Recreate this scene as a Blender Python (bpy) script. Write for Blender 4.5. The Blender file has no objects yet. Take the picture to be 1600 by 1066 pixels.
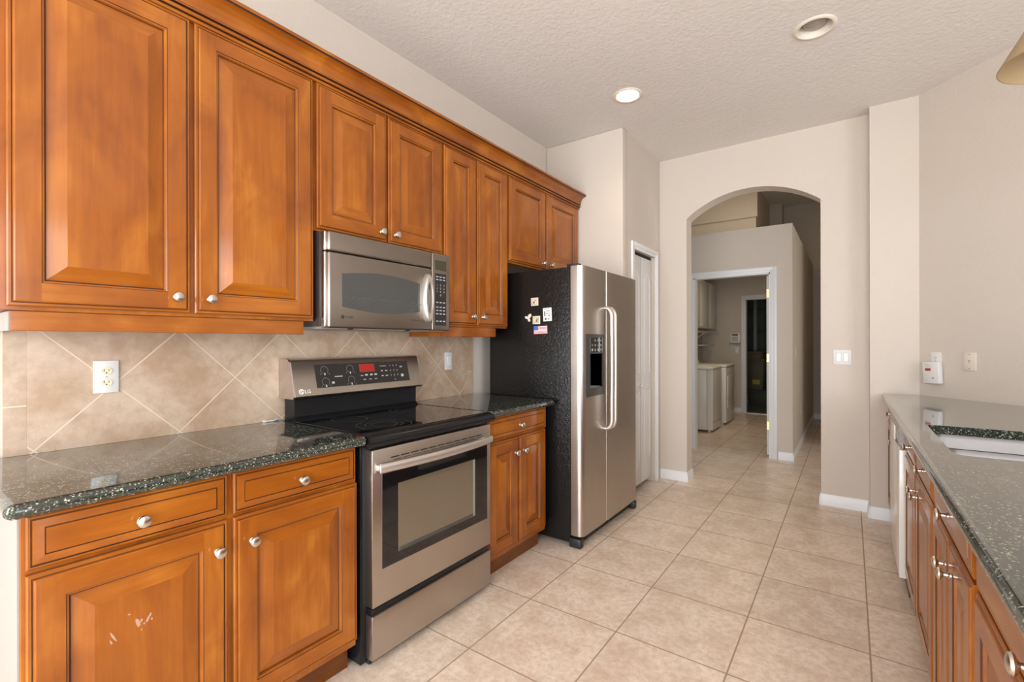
import bpy, bmesh, math, random
from mathutils import Vector, Matrix
R = math.radians
random.seed(7)
scn = bpy.context.scene
COL = scn.collection

# ---------------------------------------------------------------- camera
cam_d = bpy.data.cameras.new('camera')
cam = bpy.data.objects.new('camera', cam_d); COL.objects.link(cam)
cam_d.sensor_width = 36.0; cam_d.sensor_fit = 'HORIZONTAL'
cam_d.lens = 36 * 728.3 / 1600
cam_d.shift_x = -15.2 / 1600; cam_d.shift_y = 2.06 / 1600
cam_d.clip_start = 0.02
cam.matrix_world = Matrix.Translation((0, 0, 1.281)) @ Matrix.Rotation(R(35.17), 4, 'Z') @ Matrix.Rotation(R(90), 4, 'X') @ Matrix.Rotation(-0.002, 4, 'Z')
scn.camera = cam

# ---------------------------------------------------------------- world, daylight, exposure
w = bpy.data.worlds.new('world'); scn.world = w; w.use_nodes = True
bg = w.node_tree.nodes['Background']
bg.inputs[0].default_value = (0.75, 0.87, 1.0, 1); bg.inputs[1].default_value = 0.8
scn.view_settings.view_transform = 'Standard'; scn.view_settings.look = 'None'
scn.view_settings.gamma = 1; scn.view_settings.use_curve_mapping = False
scn.view_settings.exposure = 0.38
try:
    scn.cycles.use_denoising = True
    scn.cycles.max_bounces = 10; scn.cycles.diffuse_bounces = 6
    scn.cycles.sample_clamp_indirect = 6.0
except Exception:
    pass

def area(name, loc, rot, sx, sy, power, color=(1, 1, 1)):
    l = bpy.data.lights.new(name, 'AREA'); l.shape = 'RECTANGLE'; l.size = sx; l.size_y = sy
    l.energy = power; l.color = color
    o = bpy.data.objects.new(name, l); COL.objects.link(o); o.location = loc; o.rotation_euler = rot
    return o
# daylight through the sliding door behind the camera, the dining side window and an unseen hall opening
area('daylight_sliding_door', (0.0, -2.72, 1.30), (R(104), 0, 0), 3.8, 2.3, 240, (0.97, 0.99, 1.01))
area('daylight_side_window', (4.42, -0.6, 1.65), (R(105), 0, R(90)), 3.3, 2.5, 125, (0.96, 0.985, 1.03))
area('daylight_hall_window', (2.42, 5.35, 1.55), (R(90), 0, R(90)), 1.2, 1.7, 21, (1.0, 0.92, 0.80))

# ---------------------------------------------------------------- materials
def mat(name, color=(0.8, 0.8, 0.8), rough=0.5, metal=0.0, coat=0.0, spec=0.5, emit=None, es=0.0, trans=0.0, alpha=1.0, coat_rough=0.1):
    m = bpy.data.materials.new(name); m.use_nodes = True
    b = m.node_tree.nodes['Principled BSDF']
    b.inputs['Base Color'].default_value = (*color, 1); b.inputs['Roughness'].default_value = rough
    b.inputs['Metallic'].default_value = metal; b.inputs['Coat Weight'].default_value = coat
    b.inputs['Coat Roughness'].default_value = coat_rough
    b.inputs['Specular IOR Level'].default_value = spec
    b.inputs['Transmission Weight'].default_value = trans; b.inputs['Alpha'].default_value = alpha
    if emit: b.inputs['Emission Color'].default_value = (*emit, 1); b.inputs['Emission Strength'].default_value = es
    return m
def nt(m):
    t = m.node_tree; return t, t.nodes, t.links, t.nodes['Principled BSDF']
def node(t, kind, **kw):
    n = t.nodes.new(kind)
    for k, v in kw.items():
        if k in n.inputs: n.inputs[k].default_value = v
        else: setattr(n, k, v)
    return n
def pos_mapped(t, scale=(1, 1, 1), loc=(0, 0, 0), rot=(0, 0, 0)):
    g = t.nodes.new('ShaderNodeNewGeometry'); mp = t.nodes.new('ShaderNodeMapping')
    mp.inputs['Scale'].default_value = scale; mp.inputs['Location'].default_value = loc; mp.inputs['Rotation'].default_value = rot
    t.links.new(g.outputs['Position'], mp.inputs['Vector']); return mp.outputs['Vector']
def ramp(t, fac, stops):
    r = t.nodes.new('ShaderNodeValToRGB'); e = r.color_ramp.elements
    while len(e) < len(stops): e.new(0.5)
    for i, (p, c) in enumerate(stops): e[i].position = p; e[i].color = (*c, 1)
    t.links.new(fac, r.inputs['Fac']); return r.outputs['Color']
def mixc(t, fac, a, b, mode='MIX'):
    m = t.nodes.new('ShaderNodeMix'); m.data_type = 'RGBA'; m.blend_type = mode
    for s, v in ((0, fac), (6, a), (7, b)):
        if isinstance(v, (int, float)): m.inputs[s].default_value = v
        elif isinstance(v, tuple): m.inputs[s].default_value = (*v, 1)
        else: t.links.new(v, m.inputs[s])
    return m.outputs[2]
def bump(t, height, strength=0.2, dist=0.01):
    b = t.nodes.new('ShaderNodeBump'); b.inputs['Strength'].default_value = strength; b.inputs['Distance'].default_value = dist
    t.links.new(height, b.inputs['Height']); return b.outputs['Normal']
def noise(t, vec, scale, detail=3.0, rough=0.55, dist=0.0):
    n = t.nodes.new('ShaderNodeTexNoise'); n.inputs['Scale'].default_value = scale; n.inputs['Detail'].default_value = detail
    n.inputs['Roughness'].default_value = rough; n.inputs['Distortion'].default_value = dist
    t.links.new(vec, n.inputs['Vector']); return n.outputs['Fac']

def wood(name, horizontal=False, tint=1.0):
    m = mat(name, rough=0.40, coat=0.60, coat_rough=0.11, spec=0.2); t, N, L, b = nt(m)
    sc = (14, 1.0, 14) if horizontal else (14, 14, 1.0)
    g = noise(t, pos_mapped(t, sc), 4.0, 5, 0.6, 0.6)
    bl = noise(t, pos_mapped(t, (2.2, 1.2, 2.2) if horizontal else (2.2, 2.2, 1.2)), 2.6, 3, 0.5, 0.8)
    a = t.nodes.new('ShaderNodeMath'); a.operation = 'MULTIPLY_ADD'; L.new(g, a.inputs[0]); a.inputs[1].default_value = 0.42
    L.new(bl, a.inputs[2])
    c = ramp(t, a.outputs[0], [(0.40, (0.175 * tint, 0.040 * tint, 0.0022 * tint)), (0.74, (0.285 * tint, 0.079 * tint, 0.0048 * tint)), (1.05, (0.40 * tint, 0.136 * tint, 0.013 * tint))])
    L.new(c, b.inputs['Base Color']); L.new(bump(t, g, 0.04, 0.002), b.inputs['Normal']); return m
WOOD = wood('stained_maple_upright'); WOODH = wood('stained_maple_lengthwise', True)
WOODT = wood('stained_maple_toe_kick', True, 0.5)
GLAZE = mat('dark_glaze', (0.045, 0.014, 0.005), 0.45)
MELA = mat('off_white_melamine', (0.31, 0.285, 0.26), 0.6)
NICKEL = mat('satin_nickel', (0.66, 0.62, 0.56), 0.26, 1.0)
DARK = mat('shadow_gap_black', (0.012, 0.012, 0.012), 0.6)

def wallmat(name, color, sc=90, st=0.35):
    m = mat(name, color, 0.85, spec=0.25); t, N, L, b = nt(m)
    n = noise(t, pos_mapped(t), sc, 3, 0.6, 0.3)
    big = noise(t, pos_mapped(t), 1.3, 2, 0.5)
    c = mixc(t, big, tuple(x * 0.96 for x in color), tuple(min(1, x * 1.03) for x in color))
    L.new(c, b.inputs['Base Color']); L.new(bump(t, n, st, 0.004), b.inputs['Normal']); return m
WALL = wallmat('cream_knockdown_wall', (0.57, 0.51, 0.445))
CEIL = wallmat('ceiling_knockdown', (0.70, 0.67, 0.64), 42, 0.9)
TRIM = mat('white_semi_gloss_trim', (0.72, 0.73, 0.745), 0.4)
DOORW = mat('white_painted_door', (0.64, 0.625, 0.61), 0.45)
PLASTIC = mat('white_plastic', (0.66, 0.65, 0.63), 0.4)
ALMOND = mat('almond_plastic', (0.72, 0.62, 0.44), 0.4)

def tile_mat(name, w_, c1, c2, mortar, mloc, msize=0.004, rot=None, wallproj=False, rough=0.32, bumpst=0.25, nscale=6.0, speck=0.55):
    m = mat(name, rough=rough, spec=0.45); t, N, L, b = nt(m)
    g = t.nodes.new('ShaderNodeNewGeometry'); vec = g.outputs['Position']
    if wallproj:   # (y, z) plane -> brick (x, y)
        s = t.nodes.new('ShaderNodeSeparateXYZ'); c = t.nodes.new('ShaderNodeCombineXYZ')
        L.new(vec, s.inputs[0]); L.new(s.outputs[1], c.inputs[0]); L.new(s.outputs[2], c.inputs[1]); vec = c.outputs[0]
    mp = t.nodes.new('ShaderNodeMapping'); mp.vector_type = 'POINT'
    if rot: mp.inputs['Rotation'].default_value = (0, 0, rot)
    mp.inputs['Location'].default_value = mloc
    L.new(vec, mp.inputs['Vector'])
    br = t.nodes.new('ShaderNodeTexBrick'); br.offset = 0.0; br.squash = 1.0
    for k, v in (('Scale', 1.0), ('Brick Width', w_), ('Row Height', w_), ('Mortar Size', msize), ('Mortar Smooth', 0.2), ('Bias', 0.0)):
        br.inputs[k].default_value = v
    br.inputs['Color1'].default_value = (0.94, 0.94, 0.94, 1); br.inputs['Color2'].default_value = (1.05, 1.05, 1.05, 1)
    br.inputs['Mortar'].default_value = (1, 1, 1, 1)
    L.new(mp.outputs[0], br.inputs['Vector'])
    n1 = noise(t, pos_mapped(t), nscale, 6, 0.65, 0.3); n2 = noise(t, pos_mapped(t), nscale * 6, 4, 0.7)
    col = ramp(t, n1, [(0.36, c2), (0.58, c1)])
    col = mixc(t, ramp(t, n2, [(0.35, (speck, speck, speck)), (0.6, (0, 0, 0))]), col, tuple(x * 0.72 for x in c2))
    col = mixc(t, 1.0, col, br.outputs['Color'], 'MULTIPLY')
    col = mixc(t, br.outputs['Fac'], col, mortar)
    L.new(col, b.inputs['Base Color'])
    inv = t.nodes.new('ShaderNodeMath'); inv.operation = 'SUBTRACT'; inv.inputs[0].default_value = 1.0; L.new(br.outputs['Fac'], inv.inputs[1])
    L.new(bump(t, inv.outputs[0], bumpst, 0.003), b.inputs['Normal'])
    rr = t.nodes.new('ShaderNodeMath'); rr.operation = 'MULTIPLY_ADD'; L.new(br.outputs['Fac'], rr.inputs[0]); rr.inputs[1].default_value = 0.5; rr.inputs[2].default_value = rough
    L.new(rr.outputs[0], b.inputs['Roughness']); return m
T = 0.457
FLOORM = tile_mat('beige_floor_tile', T, (0.84, 0.715, 0.60), (0.69, 0.545, 0.425), (0.38, 0.28, 0.19), (1.306 + 10 * T, -1.924 + 20 * T, 0), 0.0035)
# lines y+z = 1.66+.405k and z-y = .2+.405k : rotate by 45 deg
P_ = 0.405 / math.sqrt(2)
_u0 = 1.66 / math.sqrt(2); _v0 = 0.2 / math.sqrt(2)
SPLASH = tile_mat('tan_diagonal_wall_tile', P_, (0.52, 0.405, 0.305), (0.40, 0.275, 0.18), (0.64, 0.53, 0.41), (-_v0 + 10 * P_, 0, 0), 0.0022, None, True, 0.3, 0.15, 4.5, 0.3)
def fix_diag():
    t = SPLASH.node_tree
    for n in t.nodes:
        if n.type == 'TEX_BRICK':
            mp = n.inputs['Vector'].links[0].from_node
            # a = (y+z)/sqrt2, b=(z-y)/sqrt2 : rotation by -45 deg of (y,z)
            mp.inputs['Rotation'].default_value = (0, 0, R(-45))
            mp.inputs['Location'].default_value = (-_u0 + 20 * P_, -_v0 + 20 * P_, 0)
fix_diag()
BORDER = tile_mat('tan_border_tile', 0.33, (0.52, 0.405, 0.305), (0.40, 0.275, 0.18), (0.64, 0.53, 0.41), (0.15, 0.241, 0), 0.0022, None, True, 0.3, 0.15, 4.5, 0.3)

def granite():
    m = mat('polished_dark_green_granite', rough=0.06, spec=0.6, coat=0.65, coat_rough=0.04); t, N, L, b = nt(m)
    v = t.nodes.new('ShaderNodeTexVoronoi'); v.inputs['Scale'].default_value = 300; v.inputs['Randomness'].default_value = 1
    L.new(pos_mapped(t, (1, 1, 1)), v.inputs['Vector'])
    s = t.nodes.new('ShaderNodeSeparateColor'); L.new(v.outputs['Color'], s.inputs[0])
    n = noise(t, pos_mapped(t), 55, 4, 0.6)
    base = ramp(t, s.outputs[0], [(0.0, (0.007, 0.010, 0.009)), (0.5, (0.024, 0.030, 0.024)), (0.80, (0.045, 0.06, 0.045)), (0.90, (0.10, 0.12, 0.085)), (0.94, (0.40, 0.41, 0.32)), (1.0, (0.50, 0.50, 0.41))])
    c = mixc(t, ramp(t, n, [(0.40, (0, 0, 0)), (0.60, (0.55, 0.55, 0.55))]), base, (0.012, 0.017, 0.014))
    L.new(c, b.inputs['Base Color']); return m
GRANITE = granite()

def steel(name, color, rough, vertical=False):
    m = mat(name, color, rough, 1.0); t, N, L, b = nt(m)
    n = noise(t, pos_mapped(t, (60, 60, 1.2) if vertical else (60, 1.2, 60)), 6, 3, 0.6)
    smu = noise(t, pos_mapped(t), 5, 4, 0.6)
    r = t.nodes.new('ShaderNodeMapRange'); r.inputs['To Min'].default_value = rough - 0.05; r.inputs['To Max'].default_value = rough + 0.10
    L.new(n, r.inputs['Value']); L.new(r.outputs[0], b.inputs['Roughness'])
    L.new(bump(t, n, 0.03, 0.001), b.inputs['Normal'])
    L.new(mixc(t, smu, tuple(x * 0.88 for x in color), tuple(min(1, x * 1.06) for x in color)), b.inputs['Base Color']); return m
STEEL = steel('brushed_stainless', (0.50, 0.45, 0.40), 0.30)
STEELV = steel('brushed_stainless_upright', (0.52, 0.47, 0.42), 0.30, True)
STEELM = steel('brushed_stainless_dark', (0.30, 0.265, 0.232), 0.30)
STEELB = mat('polished_stainless_edge', (0.62, 0.58, 0.55), 0.18, 1.0)
HANDLE = mat('satin_silver_handle', (0.62, 0.58, 0.545), 0.40, 0.9)
SINKM = steel('sink_stainless', (0.30, 0.305, 0.32), 0.30)
def textured_black():
    m = mat('textured_black_enamel', (0.008, 0.0075, 0.007), 0.16, spec=0.38); t, N, L, b = nt(m)
    L.new(bump(t, noise(t, pos_mapped(t), 75, 3, 0.6, 0.5), 0.5, 0.005), b.inputs['Normal']); return m
FBLACK = textured_black()
BLACK = mat('black_enamel', (0.007, 0.008, 0.010), 0.25, spec=0.35)
BPLASTIC = mat('black_plastic', (0.018, 0.018, 0.019), 0.4)
GLASSB = mat('black_ceramic_glass', (0.006, 0.006, 0.007), 0.05, coat=0.5, coat_rough=0.03)
OVENW = mat('oven_window_glass', (0.13, 0.10, 0.065), 0.06, spec=0.9, coat=1.0, coat_rough=0.03)
MWW = mat('microwave_window_glass', (0.055, 0.057, 0.056), 0.10, spec=0.6)
GREY = mat('grey_print', (0.28, 0.28, 0.28), 0.6)
LGREY = mat('pale_print', (0.52, 0.52, 0.51), 0.5)
RING = mat('burner_ring_print', (0.16, 0.16, 0.165), 0.3)
REDLED = mat('red_display', (0.25, 0.01, 0.008), 0.25, emit=(0.9, 0.06, 0.04), es=0.12)
LCD = mat('dark_display', (0.045, 0.042, 0.022), 0.15)
BRASS = mat('brass', (0.75, 0.52, 0.20), 0.3, 1.0)

# ---------------------------------------------------------------- mesh helpers
class MB:
    def __init__(s, *mats): s.bm = bmesh.new(); s.mats = list(mats)
    def mi(s, m):
        if m not in s.mats: s.mats.append(m)
        return s.mats.index(m)
    def quad(s, pts, m):
        f = s.bm.faces.new([s.bm.verts.new(p) for p in pts]); f.material_index = s.mi(m); return f
    def box(s, x0, x1, y0, y1, z0, z1, m, bev=0.0, seg=2):
        r = bmesh.ops.create_cube(s.bm, size=1.0); vs = r['verts']
        for v in vs: v.co = Vector(((x0 + x1) / 2 + v.co.x * (x1 - x0), (y0 + y1) / 2 + v.co.y * (y1 - y0), (z0 + z1) / 2 + v.co.z * (z1 - z0)))
        fs = {f for v in vs for f in v.link_faces}; k = s.mi(m)
        for f in fs: f.material_index = k
        if bev > 0:
            es = list({e for v in vs for e in v.link_edges})
            rr = bmesh.ops.bevel(s.bm, geom=es, offset=bev, segments=seg, profile=0.5, affect='EDGES')
            for f in rr['faces']: f.material_index = k
        return s
    def prism(s, poly, axis, a, b, m, holes=()):
        """extrude a 2D polygon (with holes) along axis from a to b; poly is in the other two axes in x,y,z order"""
        def P(p, q):
            if axis == 'x': return (q, p[0], p[1])
            if axis == 'y': return (p[0], q, p[1])
            return (p[0], p[1], q)
        k = s.mi(m); loops = [poly] + list(holes); fr = []; caps = []
        for q in (a, b):
            vv = [[s.bm.verts.new(P(p, q)) for p in lp] for lp in loops]
            es = [s.bm.edges.new((l[i], l[(i + 1) % len(l)])) for l in vv for i in range(len(l))]
            if holes or len(poly) > 4:
                g = bmesh.ops.triangle_fill(s.bm, edges=es, use_beauty=True, use_dissolve=False)
                fs = [x for x in g['geom'] if isinstance(x, bmesh.types.BMFace)]
            else:
                fs = [s.bm.faces.new(vv[0])]
            for f in fs: f.material_index = k
            fr.append(vv)
        for l0, l1 in zip(*fr):
            for i in range(len(l0)):
                j = (i + 1) % len(l0)
                s.bm.faces.new((l0[i], l0[j], l1[j], l1[i])).material_index = k
        return s
    def lathe(s, prof, origin, axis, m, n=24, cap=True):
        """prof: list of (r, h) along axis vector"""
        ax = Vector(axis).normalized(); t1 = ax.orthogonal().normalized(); t2 = ax.cross(t1); o = Vector(origin); k = s.mi(m)
        rings = []
        for r, h in prof:
            if r < 1e-6: rings.append([s.bm.verts.new(o + ax * h)])
            else: rings.append([s.bm.verts.new(o + ax * h + (t1 * math.cos(2 * math.pi * i / n) + t2 * math.sin(2 * math.pi * i / n)) * r) for i in range(n)])
        for A, B in zip(rings, rings[1:]):
            for i in range(n):
                j = (i + 1) % n
                if len(A) == 1 and len(B) == 1: continue
                if len(A) == 1: f = s.bm.faces.new((A[0], B[j], B[i]))
                elif len(B) == 1: f = s.bm.faces.new((A[i], A[j], B[0]))
                else: f = s.bm.faces.new((A[i], A[j], B[j], B[i]))
                f.material_index = k
        if cap:
            for rg in (rings[0], rings[-1]):
                if len(rg) > 1: s.bm.faces.new(rg).material_index = k
        return s
    def tube(s, pts, r, m, n=10, ry=None, up=(0, 0, 1)):
        pts = [Vector(p) for p in pts]; k = s.mi(m); rings = []
        for i, p in enumerate(pts):
            d = (pts[min(i + 1, len(pts) - 1)] - pts[max(i - 1, 0)]).normalized()
            u = Vector(up); a = d.cross(u)
            if a.length < 1e-4: a = d.cross(Vector((1, 0, 0)))
            a.normalize(); b = a.cross(d)
            rr = r[i] if isinstance(r, (list, tuple)) else r; rb = ry if ry else rr
            rings.append([s.bm.verts.new(p + a * math.cos(2 * math.pi * j / n) * rr + b * math.sin(2 * math.pi * j / n) * rb) for j in range(n)])
        for A, B in zip(rings, rings[1:]):
            for j in range(n): s.bm.faces.new((A[j], A[(j + 1) % n], B[(j + 1) % n], B[j])).material_index = k
        s.bm.faces.new(rings[0]).material_index = k; s.bm.faces.new(rings[-1]).material_index = k
        return s
    def sweep(s, prof, path, m, closed=False):
        """prof: list of (outward, z) ; path: list of ((x,y),(nx,ny)) mitred offsets"""
        k = s.mi(m); rings = [[s.bm.verts.new((p[0] + nn[0] * o, p[1] + nn[1] * o, z)) for o, z in prof] for p, nn in path]
        for A, B in zip(rings, rings[1:]):
            for j in range(len(prof) - 1 + (1 if closed else 0)):
                s.bm.faces.new((A[j], A[(j + 1) % len(prof)], B[(j + 1) % len(prof)], B[j])).material_index = k
        for rg in (rings[0], rings[-1]): s.bm.faces.new(rg).material_index = k
        return s
    def build(s, name, parent=None, smooth=35):
        bmesh.ops.recalc_face_normals(s.bm, faces=s.bm.faces)
        me = bpy.data.meshes.new(name)
        off = Vector((0, 0, 0)); p = parent
        while p is not None: off += p.location; p = p.parent
        if parent is None:
            xs = [v.co.copy() for v in s.bm.verts]
            if xs:
                off = Vector(((min(v.x for v in xs) + max(v.x for v in xs)) / 2, (min(v.y for v in xs) + max(v.y for v in xs)) / 2, min(v.z for v in xs)))
        for v in s.bm.verts: v.co -= off
        s.bm.to_mesh(me); s.bm.free()
        for m in s.mats: me.materials.append(m)
        o = bpy.data.objects.new(name, me); COL.objects.link(o)
        if parent is None: o.location = off
        else: o.parent = parent
        if smooth:
            for f in me.polygons: f.use_smooth = True
            me.set_sharp_from_angle(angle=R(smooth))
        return o
def thing(name, label, cat, loc, group=None):
    o = bpy.data.objects.new(name, None); COL.objects.link(o); o.location = loc; o.empty_display_size = 0.1
    o['label'] = label; o['category'] = cat
    if group: o['group'] = group
    return o
def tag(o, label, cat, group=None):
    o['label'] = label; o['category'] = cat
    if group: o['group'] = group
    return o
def struct(o):
    o['kind'] = 'structure'; return o
def text(body, size, origin, xdir, ydir, m, parent, name='lettering', align='LEFT'):
    cu = bpy.data.curves.new(name, 'FONT'); cu.body = body; cu.size = size; cu.extrude = 0.0004; cu.align_x = align
    tmp = bpy.data.objects.new('tmp', cu); COL.objects.link(tmp)
    dg = bpy.context.evaluated_depsgraph_get(); dg.update()
    me = bpy.data.meshes.new_from_object(tmp.evaluated_get(dg)); bpy.data.objects.remove(tmp)
    X = Vector(xdir).normalized(); Y = Vector(ydir).normalized(); Z = X.cross(Y)
    M = Matrix((X, Y, Z)).transposed().to_4x4(); M.translation = Vector(origin)
    off = Vector((0, 0, 0)); p = parent
    while p is not None: off += p.location; p = p.parent
    me.transform(M); me.transform(Matrix.Translation(-off)); me.materials.clear(); me.materials.append(m); me.name = name
    o = bpy.data.objects.new(name, me); COL.objects.link(o); o.parent = parent; return o

# raised panel fronts. sgn=+1 faces +x (range wall), -1 faces -x (sink run). x = plane of the finished face
def rings(mb, sgn, xb, y0, y1, z0, z1, prof, cap, mside=None):
    """prof: (inset, depth above back plane, material of the band from the ring before)"""
    prev = None
    for ins, d, m in prof:
        x = xb + sgn * d
        cur = [mb.bm.verts.new(p) for p in ((x, y0 + ins, z0 + ins), (x, y1 - ins, z0 + ins), (x, y1 - ins, z1 - ins), (x, y0 + ins, z1 - ins))]
        if prev:
            for i in range(4):
                mm = m[i] if isinstance(m, tuple) else m
                mb.bm.faces.new((prev[i], prev[(i + 1) % 4], cur[(i + 1) % 4], cur[i])).material_index = mb.mi(mm)
        prev = cur
    if cap: mb.bm.faces.new(prev).material_index = mb.mi(cap)
    return prev
HV = (WOODH, WOOD, WOODH, WOOD)
def knob(x, sgn, y, z, parent):
    mb = MB()
    mb.lathe([(0.0095, -0.001), (0.0095, 0.002), (0.006, 0.005), (0.0052, 0.013), (0.008, 0.016), (0.0152, 0.0185), (0.0165, 0.022), (0.0148, 0.026), (0.009, 0.0285), (0, 0.0292)], (x, y, z), (sgn, 0, 0), NICKEL, 28, False)
    return mb.build('knob', parent)
def door(sgn, xf, y0, y1, z0, z1, parent, kn=None, st=0.066, bev=0.042):
    th = 0.020; xb = xf - sgn * th
    mb = MB(WOOD)
    prev = rings(mb, sgn, xb, y0, y1, z0, z1, [(0, 0, WOOD), (0, 0.0125, HV), (0.003, 0.0155, HV), (0.0085, 0.0155, HV), (0.0095, 0.0135, GLAZE), (0.0105, 0.0135, GLAZE), (0.0125, 0.0185, HV), (0.0155, 0.020, HV)], None)
    i0 = 0.0155; i1 = st
    for a, b, c, d, m in ((y0 + i0, y0 + i1, z0 + i0, z1 - i0, WOOD), (y1 - i1, y1 - i0, z0 + i0, z1 - i0, WOOD), (y0 + i1, y1 - i1, z0 + i0, z0 + i1, WOODH), (y0 + i1, y1 - i1, z1 - i1, z1 - i0, WOODH)):
        mb.quad([(xf, a, c), (xf, b, c), (xf, b, d), (xf, a, d)], m)
    rings(mb, sgn, xb, y0, y1, z0, z1, [(st, 0.020, WOOD), (st + 0.0015, 0.0175, GLAZE), (st + 0.006, 0.0165, HV), (st + 0.008, 0.010, HV), (st + 0.0095, 0.008, GLAZE), (st + 0.012, 0.008, GLAZE)], WOOD)
    mb.quad([(xb, y0, z0), (xb, y1, z0), (xb, y1, z1), (xb, y0, z1)], WOOD)
    d = mb.build('door', parent, smooth=0)
    s2 = st + 0.011
    pm = MB(WOOD)
    rings(pm, sgn, xb, y0, y1, z0, z1, [(s2, 0.0075, WOOD), (s2, 0.0085, WOOD), (s2 + bev, 0.0185, HV)], WOOD)
    pm.build('raised_panel', d, smooth=0)
    if kn: knob(xf, sgn, kn[0], kn[1], d)
    return d
def drawer(sgn, xf, y0, y1, z0, z1, parent, kn=True):
    th = 0.020; xb = xf - sgn * th
    mb = MB(WOODH)
    rings(mb, sgn, xb, y0, y1, z0, z1, [(0, 0, WOODH), (0, 0.0125, WOODH), (0.003, 0.0150, WOODH), (0.007, 0.0150, WOODH), (0.008, 0.0125, GLAZE), (0.0095, 0.0125, GLAZE), (0.0115, 0.0165, WOODH), (0.030, 0.0185, WOODH), (0.0305, 0.0165, GLAZE), (0.0325, 0.0165, GLAZE), (0.0335, 0.020, WOODH)], WOODH)
    mb.quad([(xb, y0, z0), (xb, y1, z0), (xb, y1, z1), (xb, y0, z1)], WOODH)
    d = mb.build('drawer', parent, smooth=0)
    if kn: knob(xf, sgn, (y0 + y1) / 2, (z0 + z1) / 2 - 0.008, d)
    return d

# ---------------------------------------------------------------- setting
XW, XB, YB, YA, ZC = -2.182, -1.470, 3.473, 4.361, 2.986
YT = 4.521                         # rear face of the arch wall
def circ(cx, cy, r, n=40): return [(cx + r * math.cos(2 * math.pi * i / n), cy + r * math.sin(2 * math.pi * i / n)) for i in range(n)]
fl = MB(); fl.box(-3.2, 4.5, -2.8, 9.3, -0.1, 0.0, FLOORM); struct(fl.build('floor', smooth=0))
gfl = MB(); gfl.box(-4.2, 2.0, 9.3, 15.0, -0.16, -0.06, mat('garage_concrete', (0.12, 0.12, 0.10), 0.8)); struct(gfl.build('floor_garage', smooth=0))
CAN1 = (-1.253, 3.055); CAN2 = (-0.154, 2.985)
c_ = MB(); c_.prism([(-2.4, -2.8), (4.5, -2.8), (4.5, YT), (-2.4, YT)], 'z', ZC, ZC + 0.12, CEIL, [circ(*CAN1, 0.075), circ(*CAN2, 0.080)])
struct(c_.build('ceiling', smooth=0))
wl = MB(); wl.box(XW - 0.12, XW, -2.8, YT, 0, ZC, WALL); struct(wl.build('wall_left', smooth=0))
# pantry bump-out beside the refrigerator
wb = MB(); wb.box(XW, XB, YB, YB + 0.11, 0, ZC, WALL, 0.012, 3); struct(wb.build('wall_pantry_front'))
PD0, PD1, PDZ = 3.700, 4.215, 2.060
wp = MB(); wp.prism([(YB + 0.10, 0), (PD0, 0), (PD0, PDZ), (PD1, PDZ), (PD1, 0), (YA, 0), (YA, ZC), (YB + 0.10, ZC)], 'x', XB - 0.11, XB - 0.0005, WALL); struct(wp.build('wall_pantry_side', smooth=0))
# arch wall
AX0, AX1, SPR, APX = -1.224, -0.189, 2.407, 2.594
acx = (AX0 + AX1) / 2; hw = (AX1 - AX0) / 2; rise = APX - SPR; rad = (hw * hw + rise * rise) / (2 * rise); th0 = math.asin(hw / rad)
arc = [(acx + rad * math.sin(-th0 + 2 * th0 * i / 32), APX - rad + rad * math.cos(-th0 + 2 * th0 * i / 32)) for i in range(33)]
XR1, YP, XR2 = 0.117, 4.224, 0.392
wa = MB(); wa.prism([(-2.3, 0), (AX0, 0)] + arc + [(AX1, 0), (0.6, 0), (0.6, 3.6), (-2.3, 3.6)], 'y', YA, YT, WALL)
struct(wa.build('wall_arch', smooth=0))
# pilaster and diagonal wall above the sink run
pw = MB(); pw.prism([(XR1, YT), (XR1, YP), (XR2, YP), (1.60, YP - (1.60 - XR2)), (4.5, YP - (1.60 - XR2)), (4.5, YP - 1.10), (1.70, YP - 1.10), (0.60, YT)], 'z', 0, ZC, WALL); struct(pw.build('wall_diagonal', smooth=0))
# dining side and rear walls with their openings
wr = MB(); wr.prism([(-2.8, 0), (3.1, 0), (3.1, ZC), (-2.8, ZC)], 'x', 4.38, 4.5, WALL, [[(-2.3, 0.4), (1.1, 0.4), (1.1, 2.9), (-2.3, 2.9)]]); struct(wr.build('wall_right', smooth=0))
wk = MB(); wk.prism([(XW, 0), (4.5, 0), (4.5, ZC), (XW, ZC)], 'y', -2.8, -2.68, WALL, [[(-1.9, 0.15), (1.9, 0.15), (1.9, 2.45), (-1.9, 2.45)]]); struct(wk.build('wall_back', smooth=0))
# hall and laundry beyond the arch
LX0, LX1, LY, LZ = -2.28, -0.505, 5.75, 2.555
DX0, DX1, DZ = -1.535, -0.712, 2.045
lw = MB(); lw.prism([(-3.0, 0), (DX0, 0), (DX0, DZ), (DX1, DZ), (DX1, 0), (LX1, 0), (LX1, LZ), (-3.0, LZ)], 'y', LY, LY + 0.115, WALL); struct(lw.build('wall_laundry_front', smooth=0))
ls = MB(); ls.box(LX1 - 0.115, LX1 - 0.0005, LY + 0.115, 9.17, 0, LZ, WALL); struct(ls.build('wall_laundry_side', smooth=0))
ll = MB(); ll.box(LX0 - 0.1, LX0, LY + 0.115, 9.17, 0, LZ - 0.115, WALL); struct(ll.build('wall_laundry_left', smooth=0))
lc = MB(); lc.box(LX0 - 0.1, LX1 - 0.115, LY + 0.115, 9.17, LZ - 0.115, LZ, CEIL); struct(lc.build('ceiling_laundry', smooth=0))
GX0, GX1, GZ = -1.548, -0.72, 2.055
lb = MB(); lb.prism([(-4.2, -0.06), (GX0, -0.06), (GX0, GZ), (GX1, GZ), (GX1, -0.06), (2.4, -0.06), (2.4, 3.6), (-4.2, 3.6)], 'y', 9.17, 9.29, WALL); struct(lb.build('wall_hall_back', smooth=0))
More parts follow.
